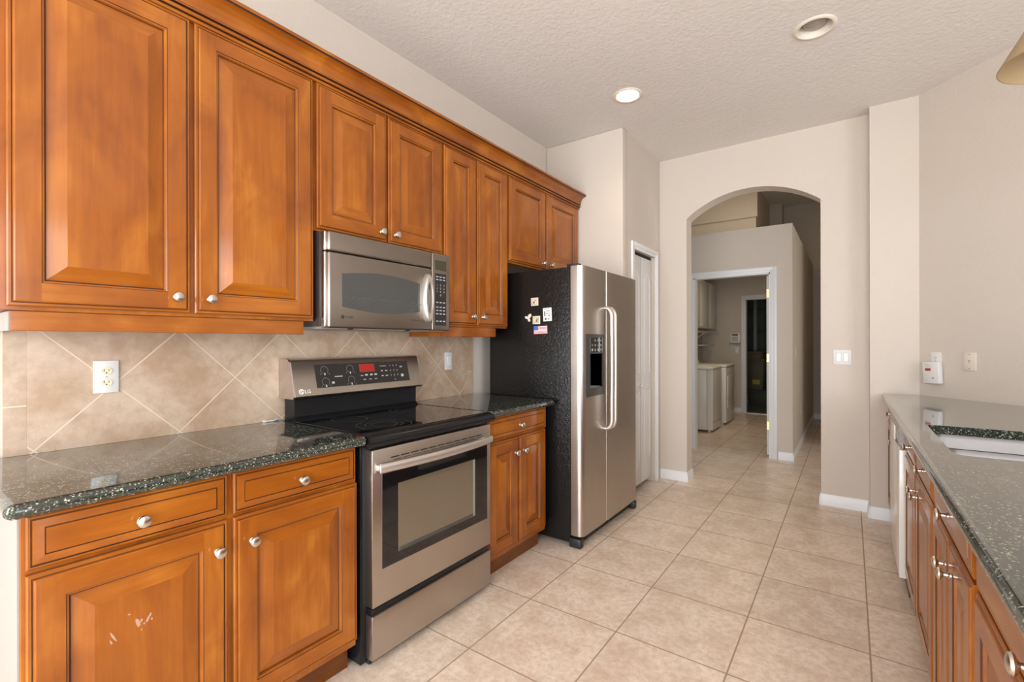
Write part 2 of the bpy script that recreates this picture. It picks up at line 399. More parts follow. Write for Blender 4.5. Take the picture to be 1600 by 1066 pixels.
hu = MB(); hu.box(-3.2, -1.117, 7.5, 9.17, LZ, 3.6, WALL); hu.box(-3.2, -1.095, 7.47, 7.5, 3.10, 3.6, WALL); struct(hu.build('wall_hall_upper', smooth=0))
hp = MB(); hp.box(-1.117, -0.93, 8.9, 9.17, LZ, 3.6, WALL); struct(hp.build('wall_hall_pier', smooth=0))
hl = MB(); hl.box(-3.1, -3.0, YT, 9.17, 0, 3.6, WALL); struct(hl.build('wall_hall_left', smooth=0))
hr = MB(); hr.prism([(YT, 0), (9.17, 0), (9.17, 3.6), (YT, 3.6)], 'x', 2.4, 2.5, WALL, [[(4.75, 0.7), (5.95, 0.7), (5.95, 2.4), (4.75, 2.4)]]); struct(hr.build('wall_hall_right', smooth=0))
hr2 = MB(); hr2.box(0.35, 2.4, 6.6, 6.7, 0, 3.6, WALL); hr2.box(0.35, 0.45, 6.7, 9.17, 0, 3.6, WALL); hr2.box(0.6, 2.5, YT - 0.12, YT, 0, 3.6, WALL); struct(hr2.build('wall_hall_corridor', smooth=0))
hc = MB(); hc.box(-3.2, 2.5, YT - 0.16, 9.3, 3.6, 3.7, CEIL); struct(hc.build('ceiling_hall', smooth=0))
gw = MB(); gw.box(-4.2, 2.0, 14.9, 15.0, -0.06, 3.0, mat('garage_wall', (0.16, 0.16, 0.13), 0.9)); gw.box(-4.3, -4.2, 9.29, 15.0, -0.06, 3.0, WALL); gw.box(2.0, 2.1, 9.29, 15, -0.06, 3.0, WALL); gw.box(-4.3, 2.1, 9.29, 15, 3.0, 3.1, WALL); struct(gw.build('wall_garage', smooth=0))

# baseboards: (start, end, outward normal)
def base(name, a, b, n, h=0.088, t=0.013):
    a = Vector((*a, 0)); b = Vector((*b, 0)); n = Vector((*n, 0)).normalized()
    prof = [(0.0005, 0.0), (t, 0.0), (t, h * 0.62), (t * 0.8, h * 0.70), (t * 0.75, h * 0.86), (t * 0.35, h), (0.0005, h)]
    mb = MB(); mb.sweep(prof, [((a.x, a.y), (n.x, n.y)), ((b.x, b.y), (n.x, n.y))], TRIM, True)
    return struct(mb.build(name))
base('baseboard_arch_left', (XB + 0.002, YA), (AX0, YA), (0, -1))
base('baseboard_arch_jamb', (AX0, YA - 0.0135), (AX0, YT + 0.01), (1, 0))
base('baseboard_arch_right', (AX1, YA), (XR1, YA), (0, -1))
base('baseboard_arch_right_jamb', (AX1, YA - 0.0135), (AX1, YT + 0.01), (-1, 0))
base('baseboard_pilaster_side', (XR1, YP - 0.0135), (XR1, YA - 0.013), (-1, 0))
base('baseboard_pilaster', (XR1, YP), (0.235, YP), (0, -1))
base('baseboard_laundry_front', (-0.64, LY), (LX1, LY), (0, -1))
base('baseboard_laundry_side', (LX1, LY - 0.0135), (LX1, 9.16), (1, 0))
base('baseboard_hall_back', (LX1 + 0.013, 9.17), (0.35, 9.17), (0, -1))
base('baseboard_laundry_back', (-1.92, 9.17), (-1.60, 9.17), (0, -1))

# casings
def casing(name, kind, a0, a1, ztop, plane, sgn, wd=0.062, t=0.016, zb=0.0):
    """kind 'y': opening runs along x in a y=plane wall facing sgn*y; kind 'x' runs along y"""
    mb = MB()
    steps = [(0.0, wd * 0.55, t * 0.65), (wd * 0.45, wd, t)]
    for s0, s1, tt in steps:
        lo, hi = sorted((plane + sgn * 0.0005, plane + sgn * tt))
        for (u0, u1, z0, z1) in ((a0 - s1, a0 - s0, zb, ztop + s1), (a1 + s0, a1 + s1, zb, ztop + s1), (a0 - s0, a1 + s0, ztop + s0, ztop + s1)):
            if kind == 'y': mb.box(u0, u1, lo, hi, z0, z1, TRIM, 0.003, 2)
            else: mb.box(lo, hi, u0, u1, z0, z1, TRIM, 0.003, 2)
    return struct(mb.build(name))
casing('trim_1', 'x', PD0 + 0.004, PD1 - 0.004, PDZ - 0.004, XB, 1, 0.060)
casing('trim_2', 'y', DX0 + 0.004, DX1 - 0.004, DZ - 0.004, LY, -1, 0.064)
casing('trim_3', 'y', GX0 + 0.004, GX1 - 0.004, GZ - 0.004, 9.17, -1, 0.064)
jm = MB()
jm.box(DX0, DX0 + 0.018, LY - 0.002, LY + 0.117, 0, DZ, TRIM); jm.box(DX1 - 0.018, DX1, LY - 0.002, LY + 0.117, 0, DZ, TRIM); jm.box(DX0, DX1, LY - 0.002, LY + 0.117, DZ - 0.018, DZ, TRIM)
struct(jm.build('trim_4', smooth=0))
jm = MB(); jm.box(GX0, GX0 + 0.018, 9.168, 9.292, -0.06, GZ, TRIM); jm.box(GX1 - 0.018, GX1, 9.168, 9.292, -0.06, GZ, TRIM); jm.box(GX0, GX1, 9.168, 9.292, GZ - 0.018, GZ, TRIM); jm.box(GX0, GX1, 9.15, 9.30, -0.02, 0.012, mat('aluminium_threshold', (0.7, 0.7, 0.7), 0.3, 0.8)); struct(jm.build('trim_5', smooth=0))

# bifold pantry door
def bifold():
    o = struct(bpy.data.objects.new('door_1', None)); COL.objects.link(o); o.location = (XB - 0.03, PD0, 0)
    xf = XB - 0.030; z0, z1 = 0.045, 2.030
    mid = (PD0 + PD1) / 2
    for (a, b) in ((PD0 + 0.006, mid - 0.002), (mid + 0.002, PD1 - 0.006)):
        mb = MB(); mb.box(xf - 0.032, xf, a, b, z0, z1, DOORW, 0.003)
        lf = mb.build('leaf', o)
        w_ = b - a; pa, pb = a + 0.055, b - 0.055
        def panel(zb, zt, arch):
            pts = [(pa, zb), (pb, zb), (pb, zt)]
            if arch:
                c = (pa + pb) / 2; hw2 = (pb - pa) / 2
                pts = [(pa, zb), (pb, zb), (pb, zt - 0.05)] + [(c + hw2 * math.cos(t) * (1.0 if math.cos(t) ** 2 > .4 else 0.92), zt - 0.05 + 0.05 * (math.sin(t) ** 3)) for t in [math.pi * i / 14 for i in range(1, 14)]] + [(pa, zt - 0.05)]
            else: pts.append((pa, zt))
            cx = sum(p[0] for p in pts) / len(pts); cz = (zb + zt) / 2
            pm = MB()
            def ring(f, x):
                return [pm.bm.verts.new((x, cx + (p[0] - cx) * f, cz + (p[1] - cz) * (1 - (1 - f) * (pb - pa) / (zt - zb)))) for p in pts]
            rr = [ring(1.0, xf + 0.0003), ring(0.97, xf + 0.005), ring(0.86, xf + 0.005), ring(0.80, xf + 0.001), ring(0.52, xf + 0.006)]
            for A, B in zip(rr, rr[1:]):
                for i in range(len(A)): pm.bm.faces.new((A[i], A[(i + 1) % len(A)], B[(i + 1) % len(B)], B[i]))
            pm.bm.faces.new(rr[-1]); pm.mats.append(DOORW); pm.build('door_panel', lf, smooth=25)
        panel(0.24, 0.86, False); panel(1.00, 1.90, True)
    kb = MB(); kb.lathe([(0.007, 0), (0.006, 0.012), (0.014, 0.018), (0.016, 0.026), (0.010, 0.033), (0, 0.035)], (xf, mid - 0.055, 0.90), (1, 0, 0), PLASTIC, 20, False); kb.build('knob', o)
    tr = MB(); tr.box(xf - 0.030, xf - 0.004, PD0 + 0.004, PD1 - 0.004, 2.036, PDZ - 0.004, DARK); tr.build('track', o)
    bk = MB(); bk.box(XB - 0.109, XB - 0.1, PD0, PD1, 0, PDZ, DARK); struct(bk.build('pantry_shade_sheet', smooth=0))  # black sheet stands in for the shade inside the closed pantry
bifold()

# ---------------------------------------------------------------- range-wall cabinets
XU = -1.850          # face of upper doors
UT = 2.44
def upper(label, y0, y1, zb, doors, kz, kside, left_panel=False, rail=None):
    c = thing('upper_cabinet', label, 'cabinet', (XW, (y0 + y1) / 2, zb), 'upper cabinets on the range wall')
    mb = MB(WOOD); mb.box(XW + 0.001, XU - 0.021, y0, y1, zb, UT, WOOD, 0.0015, 1); mb.build('carcass', c)
    for (a, b, k) in doors: door(1, XU, a, b, zb + 0.012 if zb > 1.5 else zb + 0.012, 2.392, c, (k, kz))
    if left_panel:
        sp = MB(MELA); sp.box(XW + 0.001, XU - 0.024, y0 - 0.004, y0 - 0.0003, zb, UT, MELA); s_ = sp.build('side_panel', c); s_['label'] = 'off-white end panel'
    if rail:
        a, b, z0, ends = rail
        lr = MB(WOODH); xr = XU - 0.030
        lr.box(xr - 0.02, xr, a, b, z0, zb - 0.0003, WOODH, 0.0015, 1)
        if ends[1]: lr.box(XW + 0.02, xr - 0.02, b - 0.02, b, z0, zb - 0.0003, WOODH)
        if ends[0] == 'wood': lr.box(XW + 0.02, xr - 0.02, a, a + 0.02, z0, zb - 0.0003, WOODH)
        r_ = lr.build('light_rail', c)
        if ends[0] == 'white':
            e = MB(MELA); e.box(XW + 0.012, xr - 0.0003, a - 0.004, a - 0.0003, z0, zb - 0.003, MELA); e.build('rail_end', r_)
    return c
ZB = 1.372
u1 = upper('two-door tall upper cabinet, widest of the row, at its near end beside the microwave', 0.214, 1.114, ZB, [(0.227, 0.655, 0.612), (0.669, 1.104, 0.712)], 1.435, 0, True, (0.236, 1.075, 1.316, ('white', False)))
u2 = upper('short two-door upper cabinet directly above the microwave', 1.114, 1.877, 1.760, [(1.122, 1.487, 1.450), (1.498, 1.868, 1.536)], 1.815, 0)
u3 = upper('tall narrow two-door upper cabinet between microwave and refrigerator', 1.877, 2.482, ZB, [(1.884, 2.157, 2.118), (2.166, 2.472, 2.208)], 1.435, 0, False, (1.90, 2.375, 1.316, ('wood', True)))
u4 = upper('short two-door upper cabinet above the refrigerator', 2.482, 3.470, 1.815, [(2.492, 2.945, 2.900), (2.958, 3.445, 3.012)], 1.862, 0)
# crown moulding
cm = MB(WOODH); xb = XU - 0.0205
prof = [(0.0, 2.392), (0.0215, 2.392), (0.0235, 2.3965), (0.0225, 2.401), (0.0185, 2.402), (0.0185, 2.4055), (0.026, 2.4065)]
prof += [(0.026 + 0.006 * math.sin(t), 2.4125 - 0.006 * math.cos(t)) for t in [math.pi * i / 6 for i in range(1, 6)]] + [(0.026, 2.4185), (0.0225, 2.4195), (0.0225, 2.4235), (0.032, 2.4245), (0.032, 2.429)]
prof += [(0.033 + 0.043 * (1 - math.cos(t)), 2.430 + 0.056 * math.sin(t)) for t in [math.pi / 2 * i / 8 for i in range(0, 9)]]
prof += [(0.077, 2.4875), (0.0775, 2.490), (0.083, 2.4905), (0.084, 2.496), (0.083, 2.503), (0.078, 2.5075), (0.074, 2.509), (0.0, 2.509)]
cm.sweep(prof, [((xb, 0.13), (1, 0)), ((xb, 3.469), (1, 0))], WOODH, True)
gl = cm.mi(GLAZE)
for f in cm.bm.faces:
    zs = [v.co.z for v in f.verts]
    if len(f.verts) == 4 and any(a < min(zs) and max(zs) < b for a, b in ((2.4005, 2.4070), (2.418, 2.425), (2.4285, 2.4305), (2.4855, 2.4910))): f.material_index = gl
tag(cm.build('crown_moulding'), 'stained wood crown moulding running along the tops of the upper cabinets', 'moulding')

XD = -1.552          # base door face
def base_cab(label, sgn, xf, xback, y0, y1, fronts, loc, group='base cabinets'):
    zt = 0.884 if sgn > 0 else 0.8755
    c = thing('base_cabinet', label, 'cabinet', loc, group)
    xa = xf - sgn * 0.021
    lo, hi = sorted((xa, xback))
    mb = MB(WOOD)
    if fronts.get('open'):     # hollow under a sink
        mb.box(lo, hi, y0, y0 + 0.018, 0.106, zt, WOOD); mb.box(lo, hi, y1 - 0.018, y1, 0.106, zt, WOOD); mb.box(lo, hi, y0, y1, 0.106, 0.124, WOOD)
        f0, f1 = sorted((xa, xa - sgn * 0.018)); mb.box(f0, f1, y0, y1, 0.106, zt, WOOD)
    else: mb.box(lo, hi, y0, y1, 0.106, zt, WOOD, 0.0015, 1)
    mb.build('carcass', c)
    t0, t1 = sorted((xf - sgn * 0.072, xback))
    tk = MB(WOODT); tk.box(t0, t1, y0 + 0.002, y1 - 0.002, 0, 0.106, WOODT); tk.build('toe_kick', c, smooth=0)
    for d in fronts['drawers']: drawer(sgn, xf, d[0], d[1], fronts.get('dz', 0.752), fronts.get('dz1', zt - 0.006), c)
    for a, b, k in fronts['doors']: door(sgn, xf, a, b, 0.135, 0.740, c, (k, 0.655), st=fronts.get('st', 0.066), bev=fronts.get('bev', 0.042))
    return c
b1 = base_cab('two-door two-drawer base cabinet with scuffed door under the long worktop', 1, XD, XW + 0.001, 0.212, 1.108, dict(drawers=[(0.220, 0.647), (0.664, 1.098)], doors=[(0.220, 0.647, 0.617), (0.664, 1.104, 0.716)]), (XW + 0.3, 0.66, 0), group='base cabinets on the range wall')
sp = MB(MELA); sp.box(XW + 0.001, XD - 0.024, 0.208, 0.2117, 0.0, 0.884, MELA); s_ = sp.build('side_panel', b1); s_['label'] = 'off-white end panel'
# paint scuffs on the first door
d1 = [o for o in b1.children if o.name.startswith('door')][0]
SCUFF = mat('white_scuff', (0.42, 0.26, 0.19), 0.7)
sm = MB(SCUFF)
for (y, z, ly, lz, an) in ((0.4250, 0.536, 0.005, 0.014, -0.25), (0.4330, 0.538, 0.003, 0.006, 0.2), (0.4470, 0.535, 0.003, 0.010, 0.4), (0.4530, 0.545, 0.0025, 0.005, 0.1), (0.4390, 0.527, 0.0025, 0.003, 0.0), (0.4560, 0.531, 0.002, 0.004, 0.0), (0.3750, 0.523, 0.0022, 0.017, -0.45), (0.3700, 0.512, 0.002, 0.008, -0.3), (0.4070, 0.566, 0.0035, 0.002, 0.0), (0.434, 0.513, 0.002, 0.002, 0)):
    pts = []
    for i in range(9):
        t = 2 * math.pi * i / 9; a = ly * math.cos(t) * (0.7 + 0.5 * random.random()); b = lz * math.sin(t) * (0.7 + 0.5 * random.random())
        pts.append((y + a * math.cos(an) - b * math.sin(an) * -1, z + a * math.sin(an) * -1 + b * math.cos(an)))
    sm.prism(pts, 'x', XD - 0.0025, XD - 0.0012, SCUFF)
s_ = sm.build('scuff_marks', d1, smooth=0); s_['kind'] = 'stuff'
b2 = base_cab('narrow two-door base cabinet with one drawer between range and refrigerator', 1, XD, XW + 0.001, 1.892, 2.482, dict(drawers=[(1.898, 2.472)], doors=[(1.898, 2.172, 2.140), (2.182, 2.466, 2.222)]), (XW + 0.3, 2.19, 0), group='base cabinets on the range wall')

# worktops
def bullnose(mb, poly_y0, poly_y1, xw, xe, z0, z1, m, sgn=1, n=10):
    """slab from wall xw to edge xe along y with half-round front"""
    r = (z1 - z0) / 2; zc = (z0 + z1) / 2
    pts = [(xw, z0), (xe - sgn * r, z0)] + [(xe - sgn * r + sgn * r * math.cos(t), zc + r * math.sin(t)) for t in [-math.pi / 2 + math.pi * i / n for i in range(1, n)]] + [(xe - sgn * r, z1), (xw, z1)]
    mb.prism(pts, 'y', poly_y0, poly_y1, m)
ZT = 0.921
wt = MB(GRANITE); r_ = 0.018
bullnose(wt, 0.198, 1.112, XW + 0.001, -1.512, ZT - 0.036, ZT, GRANITE)
# rounded near end
ep = [(0.198, ZT - 0.036)] + [(0.198 - r_ * math.sin(t), ZT - r_ - r_ * math.cos(t)) for t in [math.pi * i / 10 for i in range(1, 10)]] + [(0.198, ZT)]
wt.prism(ep, 'x', XW + 0.001, -1.530, GRANITE)
wt.lathe([(0, -r_), (r_ * 0.7071, -r_ * 0.7071), (r_, 0), (r_ * 0.7071, r_ * 0.7071), (0, r_)], (-1.530, 0.198, ZT - r_), (0, 0, 1), GRANITE, 24, False)
tag(wt.build('worktop'), 'long dark speckled granite worktop below the outlet, ending at the range', 'worktop', 'granite worktops')
wt = MB(GRANITE); bullnose(wt, 1.890, 2.500, XW + 0.001, -1.512, ZT - 0.036, ZT, GRANITE)
tag(wt.build('worktop'), 'short dark granite worktop between the range and the refrigerator', 'worktop', 'granite worktops')

# backsplash
bs = thing('tile_backsplash', 'tan backsplash of diagonal stone-look tiles behind the range', 'backsplash', (XW, 1.37, ZT))
mb = MB(SPLASH); mb.box(XW + 0.0005, XW + 0.009, 0.309, 2.432, ZT + 0.0005, 1.372, SPLASH); mb.build('tile_field', bs, smooth=0)
mb = MB(BORDER); mb.box(XW + 0.0005, XW + 0.009, 0.257, 0.3088, ZT + 0.0005, 1.372, BORDER); mb.build('tile_border', bs, smooth=0)
mb = MB(BORDER); mb.box(XW + 0.0005, XW + 0.009, 2.4322, 2.484, ZT + 0.0005, 1.372, BORDER); mb.build('tile_border', bs, smooth=0)

# wall plates on planes. frame: origin o, right vector u, normal n
class PF:
    def __init__(s, o, u, n): s.o = Vector(o); s.u = Vector(u).normalized(); s.n = Vector(n).normalized(); s.z = Vector((0, 0, 1))
    def p(s, a, b, c): return s.o + s.u * a + s.z * b + s.n * c
def pbox(mb, pf, a0, a1, b0, b1, c0, c1, m, bev=0.0, tilt=0.0):
    n0 = len(mb.bm.verts); mb.bm.verts.ensure_lookup_table()
    old = set(mb.bm.verts)
    mb.box(a0, a1, b0, b1, c0, c1, m, bev)
    for v in mb.bm.verts:
        if v not in old:
            x, y, z = v.co
            if tilt: x, y = x * math.cos(tilt) - y * math.sin(tilt), x * math.sin(tilt) + y * math.cos(tilt)
            v.co = pf.p(x, y, z)
def disc(mb, pf, a, b, c0, c1, r, m, n=16):
    mb.lathe([(r, c0), (r, c1)], pf.p(a, b, 0), pf.n, m, n)
def duplex(label, pf, face=ALMOND, plate=PLASTIC, c=0.0005, w_=0.070, h_=0.115):
    t = thing('outlet', label, 'outlet', pf.p(0, -h_ / 2, 0))
    mb = MB(); pbox(mb, pf, -w_ / 2, w_ / 2, -h_ / 2, h_ / 2, c, c + 0.006, plate, 0.002); mb.build('cover_plate', t)
    for dz in (0.0205, -0.0205):
        mb = MB(); mb.prism([(0, 0)] * 0 or [(0.0165 * math.cos(x), 0.0135 * math.sin(x)) for x in [2 * math.pi * i / 20 for i in range(20)]], 'z', c + 0.005, c + 0.0085, face)
        for v in mb.bm.verts: v.co = pf.p(v.co.x, v.co.y + dz, v.co.z)
        rc = mb.build('receptacle', t)
        sl = MB(); pbox(sl, pf, -0.0075, -0.0055, dz - 0.001, dz + 0.007, c + 0.0084, c + 0.0088, DARK); pbox(sl, pf, 0.0055, 0.0072, dz, dz + 0.0065, c + 0.0084, c + 0.0088, DARK)
        disc(sl, pf, 0, dz - 0.0065, c + 0.0084, c + 0.0088, 0.0024, DARK, 12); sl.build('slots', rc)
    sc = MB(); disc(sc, pf, 0, 0, c + 0.005, c + 0.0072, 0.0028, NICKEL, 12); sc.build('screw', t)
    return t
WX = XW + 0.009
duplex('white-plated almond duplex outlet on the tan tile backsplash', PF((WX, 0.505, 1.161), (0, 1, 0), (1, 0, 0)))
def rocker(label, pf, ngang=1, rw=0.033, rh=0.066, lever=False):
    w_ = 0.070 + 0.046 * (ngang - 1); t = thing('light_switch', label, 'light switch', pf.p(0, -0.057, 0))
    mb = MB(); pbox(mb, pf, -w_ / 2, w_ / 2, -0.0575, 0.0575, 0.0005, 0.006, PLASTIC, 0.002); mb.build('cover_plate', t)
    for i in range(ngang):
        a = (i - (ngang - 1) / 2) * 0.046
        mb = MB(); pbox(mb, pf, a - rw / 2 - 0.0012, a + rw / 2 + 0.0012, -rh / 2 - 0.0012, rh / 2 + 0.0012, 0.0055, 0.0066, GREY); pbox(mb, pf, a - rw / 2, a + rw / 2, -rh / 2, rh / 2, 0.0055, 0.0085, TRIM, 0.001)
        old = set(mb.bm.verts)      # tilted paddle
        mb.prism([(-rh / 2 + 0.003, 0.0075), (rh / 2 - 0.003, 0.0075), (rh / 2 - 0.003, 0.0094 if i else 0.0125), (0, 0.0094), (-rh / 2 + 0.003, 0.0125 if i else 0.0094)], 'x', a - rw / 2 + 0.003, a + rw / 2 - 0.003, TRIM)
        for v in mb.bm.verts:
            if v not in old: v.co = pf.p(*v.co)
        mb.build('rocker', t)
    return t
rocker('white rocker switch on the tan backsplash beside the range', PF((WX, 2.238, 1.158), (0, 1, 0), (1, 0, 0)))
rocker('double white rocker switch on the cream wall beside the arch', PF((-0.050, YA, 1.161), (1, 0, 0), (0, -1, 0)), 2)
# small wire end lying at the back of the worktop
cw = MB(); cw.tube([(XW + 0.02, 1.055, ZT + 0.004), (XW + 0.030, 1.085, ZT + 0.005), (XW + 0.026, 1.103, ZT + 0.010), (XW + 0.02, 1.120, ZT + 0.004)], 0.003, PLASTIC, 8); cw.box(XW + 0.012, XW + 0.028, 1.045, 1.060, ZT + 0.0002, ZT + 0.010, PLASTIC, 0.002)
tag(cw.build('cable_end'), 'short white cable end on the worktop against the range side', 'cable')

# ---------------------------------------------------------------- range
def make_range():
    y0, y1 = 1.128, 1.884
    t = thing('range', 'stainless and black freestanding electric range under the microwave', 'stove', (-1.85, 1.506, 0))
    mb = MB(BLACK); mb.box(XW + 0.02, -1.572, y0, y1, 0.012, 0.872, BLACK, 0.003); mb.box(-2.1, -1.60, y0 + 0.02, y1 - 0.02, 0.0, 0.014, DARK); mb.build('body', t)
    # cooktop: rounded black rim with glass
    ct = MB(BLACK)
    fr = [(XW + 0.03, 0.872), (-1.512, 0.872), (-1.502, 0.880), (-1.499, 0.892), (-1.503, 0.905), (-1.515, 0.914), (-1.535, 0.918), (XW + 0.03, 0.918)]
    ct.prism(fr, 'y', y0 - 0.004, y1 + 0.004, BLACK); c = ct.build('cooktop', t, smooth=50)
    gp = MB(GLASSB); gp.box(-2.075, -1.545, y0 + 0.012, y1 - 0.012, 0.9175, 0.9205, GLASSB, 0.001, 1); gp.build('glass_surface', c)
    def ring(x, y, rr):
        m_ = MB(RING)
        for r in rr:
            k = 48
            A = [m_.bm.verts.new((x + (r - 0.0011) * math.cos(2 * math.pi * i / k), y + (r - 0.0011) * math.sin(2 * math.pi * i / k), 0.9209)) for i in range(k)]
            B = [m_.bm.verts.new((x + (r + 0.0011) * math.cos(2 * math.pi * i / k), y + (r + 0.0011) * math.sin(2 * math.pi * i / k), 0.9209)) for i in range(k)]
            for i in range(k): m_.bm.faces.new((A[i], A[(i + 1) % k], B[(i + 1) % k], B[i]))
        m_.build('burner_ring', c, smooth=0)
    ring(-1.685, 1.335, (0.118, 0.082, 0.055)); ring(-1.925, 1.325, (0.080,)); ring(-1.69, 1.70, (0.090,)); ring(-1.93, 1.69, (0.100, 0.07))
    # backguard riser and console
    rs = MB(BLACK); rs.prism([(XW + 0.02, 0.90), (-2.060, 0.90), (-2.060, 0.922), (-2.078, 0.94), (-2.078, 1.02), (-2.06, 1.03), (XW + 0.02, 1.03)], 'y', y0 + 0.016, y1 - 0.012, BLACK); rs.build('backguard_riser', t)
    co = MB(STEEL)
    cp = [(XW + 0.012, 1.028), (-2.046, 1.028), (-2.040, 1.036), (-2.080, 1.190), (-2.088, 1.201), (-2.100, 1.205), (XW + 0.012, 1.205)]
    co.prism(cp, 'y', y0 + 0.0, y1 - 0.0, STEEL)
    con = co.build('control_console', t)
    ec = MB(BPLASTIC); ec.prism([(XW + 0.011, 1.024), (-2.050, 1.024), (-2.044, 1.034), (-2.084, 1.192), (-2.102, 1.2056), (XW + 0.011, 1.2056)], 'y', y0 - 0.006, y0 - 0.0004, STEELB); ec.build('end_cap', con)
    ec = MB(BPLASTIC); ec.prism([(XW + 0.011, 1.024), (-2.050, 1.024), (-2.044, 1.034), (-2.084, 1.192), (-2.102, 1.2056), (XW + 0.011, 1.2056)], 'y', y1 + 0.0004, y1 + 0.006, STEELB); ec.build('end_cap', con)
    # sloped face frame
    P0 = Vector((-2.040, 0, 1.036)); P1 = Vector((-2.080, 0, 1.190)); up = (P1 - P0).normalized(); nrm = Vector((up.z, 0, -up.x))
    L_ = (P1 - P0).length
    def fp(y, s, c): return P0 + up * (s * L_) + nrm * c + Vector((0, y, 0))
    def fbox(mb, ya, yb, s0, s1, c0, c1, m):
        v = [mb.bm.verts.new(fp(y, s, c)) for c in (c0, c1) for (y, s) in ((ya, s0), (yb, s0), (yb, s1), (ya, s1))]
        k = mb.mi(m)
        for q in ((0, 1, 2, 3), (4, 5, 6, 7), (0, 1, 5, 4), (1, 2, 6, 5), (2, 3, 7, 6), (3, 0, 4, 7)): mb.bm.faces.new([v[i] for i in q]).material_index = k
    gp = MB(GLASSB); fbox(gp, 1.237, 1.800, 0.20, 0.915, 0.0002, 0.002, GLASSB); g = None
    rd = MB(REDLED); fbox(rd, 1.480, 1.573, 0.60, 0.86, 0.0019, 0.0026, REDLED); rd.build('clock_display', con, smooth=0)
    def pring(mb, y, s, r):
        k = 28
        for i in range(k):
            if 0.66 < i / k < 0.84: continue
            a, b = 2 * math.pi * i / k, 2 * math.pi * (i + 1) / k
            mb.quad([fp(y + rr * math.cos(x), s + rr * math.sin(x) / L_, 0.0024) for rr, x in ((r, a), (r, b), (r + 0.0012, b), (r + 0.0012, a))], GREY)
    pr = gp
    for y in (1.285, 1.425):
        for s in (0.73, 0.37):
            pring(pr, y, s, 0.0185)
            fbox(pr, y - 0.003, y + 0.003, s - 0.155, s - 0.09, 0.0019, 0.0024, LGREY)
            fbox(pr, y - 0.024, y - 0.021, s - 0.13, s - 0.11, 0.0019, 0.0024, GREY); fbox(pr, y + 0.022, y + 0.025, s - 0.13, s - 0.11, 0.0019, 0.0024, GREY)
    fbox(pr, 1.335, 1.378, 0.500, 0.525, 0.0019, 0.0024, LGREY); fbox(pr, 1.316, 1.330, 0.30, 0.36, 0.0019, 0.0024, LGREY)
    for i, y in enumerate((1.490, 1.517, 1.547, 1.575)): fbox(pr, y - 0.008, y + 0.008, 0.475, 0.475 + (0.02, 0.05, 0.05, 0.05)[i], 0.0019, 0.0024, LGREY)
    for y in (1.503, 1.538, 1.572): fbox(pr, y - 0.008, y + 0.008, 0.335, 0.37, 0.0019, 0.0024, GREY)
    fbox(pr, 1.610, 1.650, 0.755, 0.78, 0.0019, 0.0024, GREY)
    for s in (0.59, 0.42): fbox(pr, 1.612, 1.624, s, s + 0.03, 0.0019, 0.0024, LGREY); fbox(pr, 1.638, 1.654, s, s + 0.025, 0.0019, 0.0024, LGREY)
    fbox(pr, 1.742, 1.760, 0.68, 0.74, 0.0019, 0.0024, GREY)
    fbox(pr, 1.743, 1.760, 0.36, 0.45, 0.0019, 0.0024, LGREY)
    pr.build('control_panel', con, smooth=0)
    digs = '1234567890'
    for i in range(10):
        r, c2 = (i // 3, i % 3) if i < 9 else (3, 1)
        text(digs[i], 0.012, fp(1.673 + 0.022 * c2, (0.745, 0.575, 0.41, 0.26)[r], 0.0021), (0, 1, 0), up, LGREY, con, 'key_digit')
    # badge: ring with dot and letters
    BW = mat('badge_white', (0.92, 0.92, 0.92), 0.35)
    lg = MB(BW); k = 30; yb = 1.158
    for i in range(k):
        if i in (0, 29): continue
        a, b = 2 * math.pi * i / k, 2 * math.pi * (i + 1) / k
        lg.quad([fp(yb + rr * math.cos(x), 0.135 + rr * math.sin(x) / L_, 0.0010) for rr, x in ((0.0080, a), (0.0080, b), (0.0122, b), (0.0122, a))], BW)
    fbox(lg, yb - 0.001, yb + 0.002, 0.10, 0.175, 0.0002, 0.0010, BW); fbox(lg, yb - 0.001, yb + 0.006, 0.10, 0.118, 0.0002, 0.0010, BW); fbox(lg, yb - 0.007, yb - 0.004, 0.150, 0.170, 0.0002, 0.0010, BW)
    lg.build('badge_emblem', con, smooth=0)
    text('LG', 0.024, fp(yb + 0.016, 0.08, 0.0008), (0, 1, 0), up, BW, con, 'badge_lettering')
    # oven door
    xf = -1.525; a, b = 1.150, 1.880
    od = MB(STEEL); od.box(-1.571, xf, a, b, 0.238, 0.858, STEEL, 0.004); d = od.build('oven_door', t)
    sd = MB(BPLASTIC); sd.box(-1.573, -1.568, a - 0.014, b + 0.002, 0.22, 0.868, DARK); sd.build('door_gasket', d)
    wn = MB(GLASSB); wn.box(xf - 0.002, xf + 0.0012, 1.196, 1.853, 0.378, 0.757, GLASSB, 0.0008, 1); wn.build('window_frame', d)
    gw_ = MB(OVENW); gw_.box(xf, xf + 0.0016, 1.277, 1.757, 0.420, 0.702, OVENW, 0.0003, 1); gw_.build('window_glass', d)
    it = MB(mat('inner_edge_reflection', (0.22, 0.25, 0.22), 0.3)); it.box(xf + 0.0012, xf + 0.0020, 1.742, 1.757, 0.424, 0.700, it.mats[0]); it.box(xf + 0.0012, xf + 0.0020, 1.282, 1.742, 0.421, 0.436, mat('inner_frame_shade', (0.06, 0.06, 0.055), 0.3)); it.build('inner_frame', d, smooth=0)  # inner glass edges, with the bright interior reflection painted in
    hd = MB(HANDLE); pts = []
    for i in range(25):
        s = i / 24; y = 1.172 + (1.862 - 1.172) * s; bow = 0.030 * math.sin(math.pi * s) ** 0.8
        pts.append((xf + 0.022 + bow, y, 0.787))
    hd.tube(pts, 0.010, HANDLE, 14, 0.019)
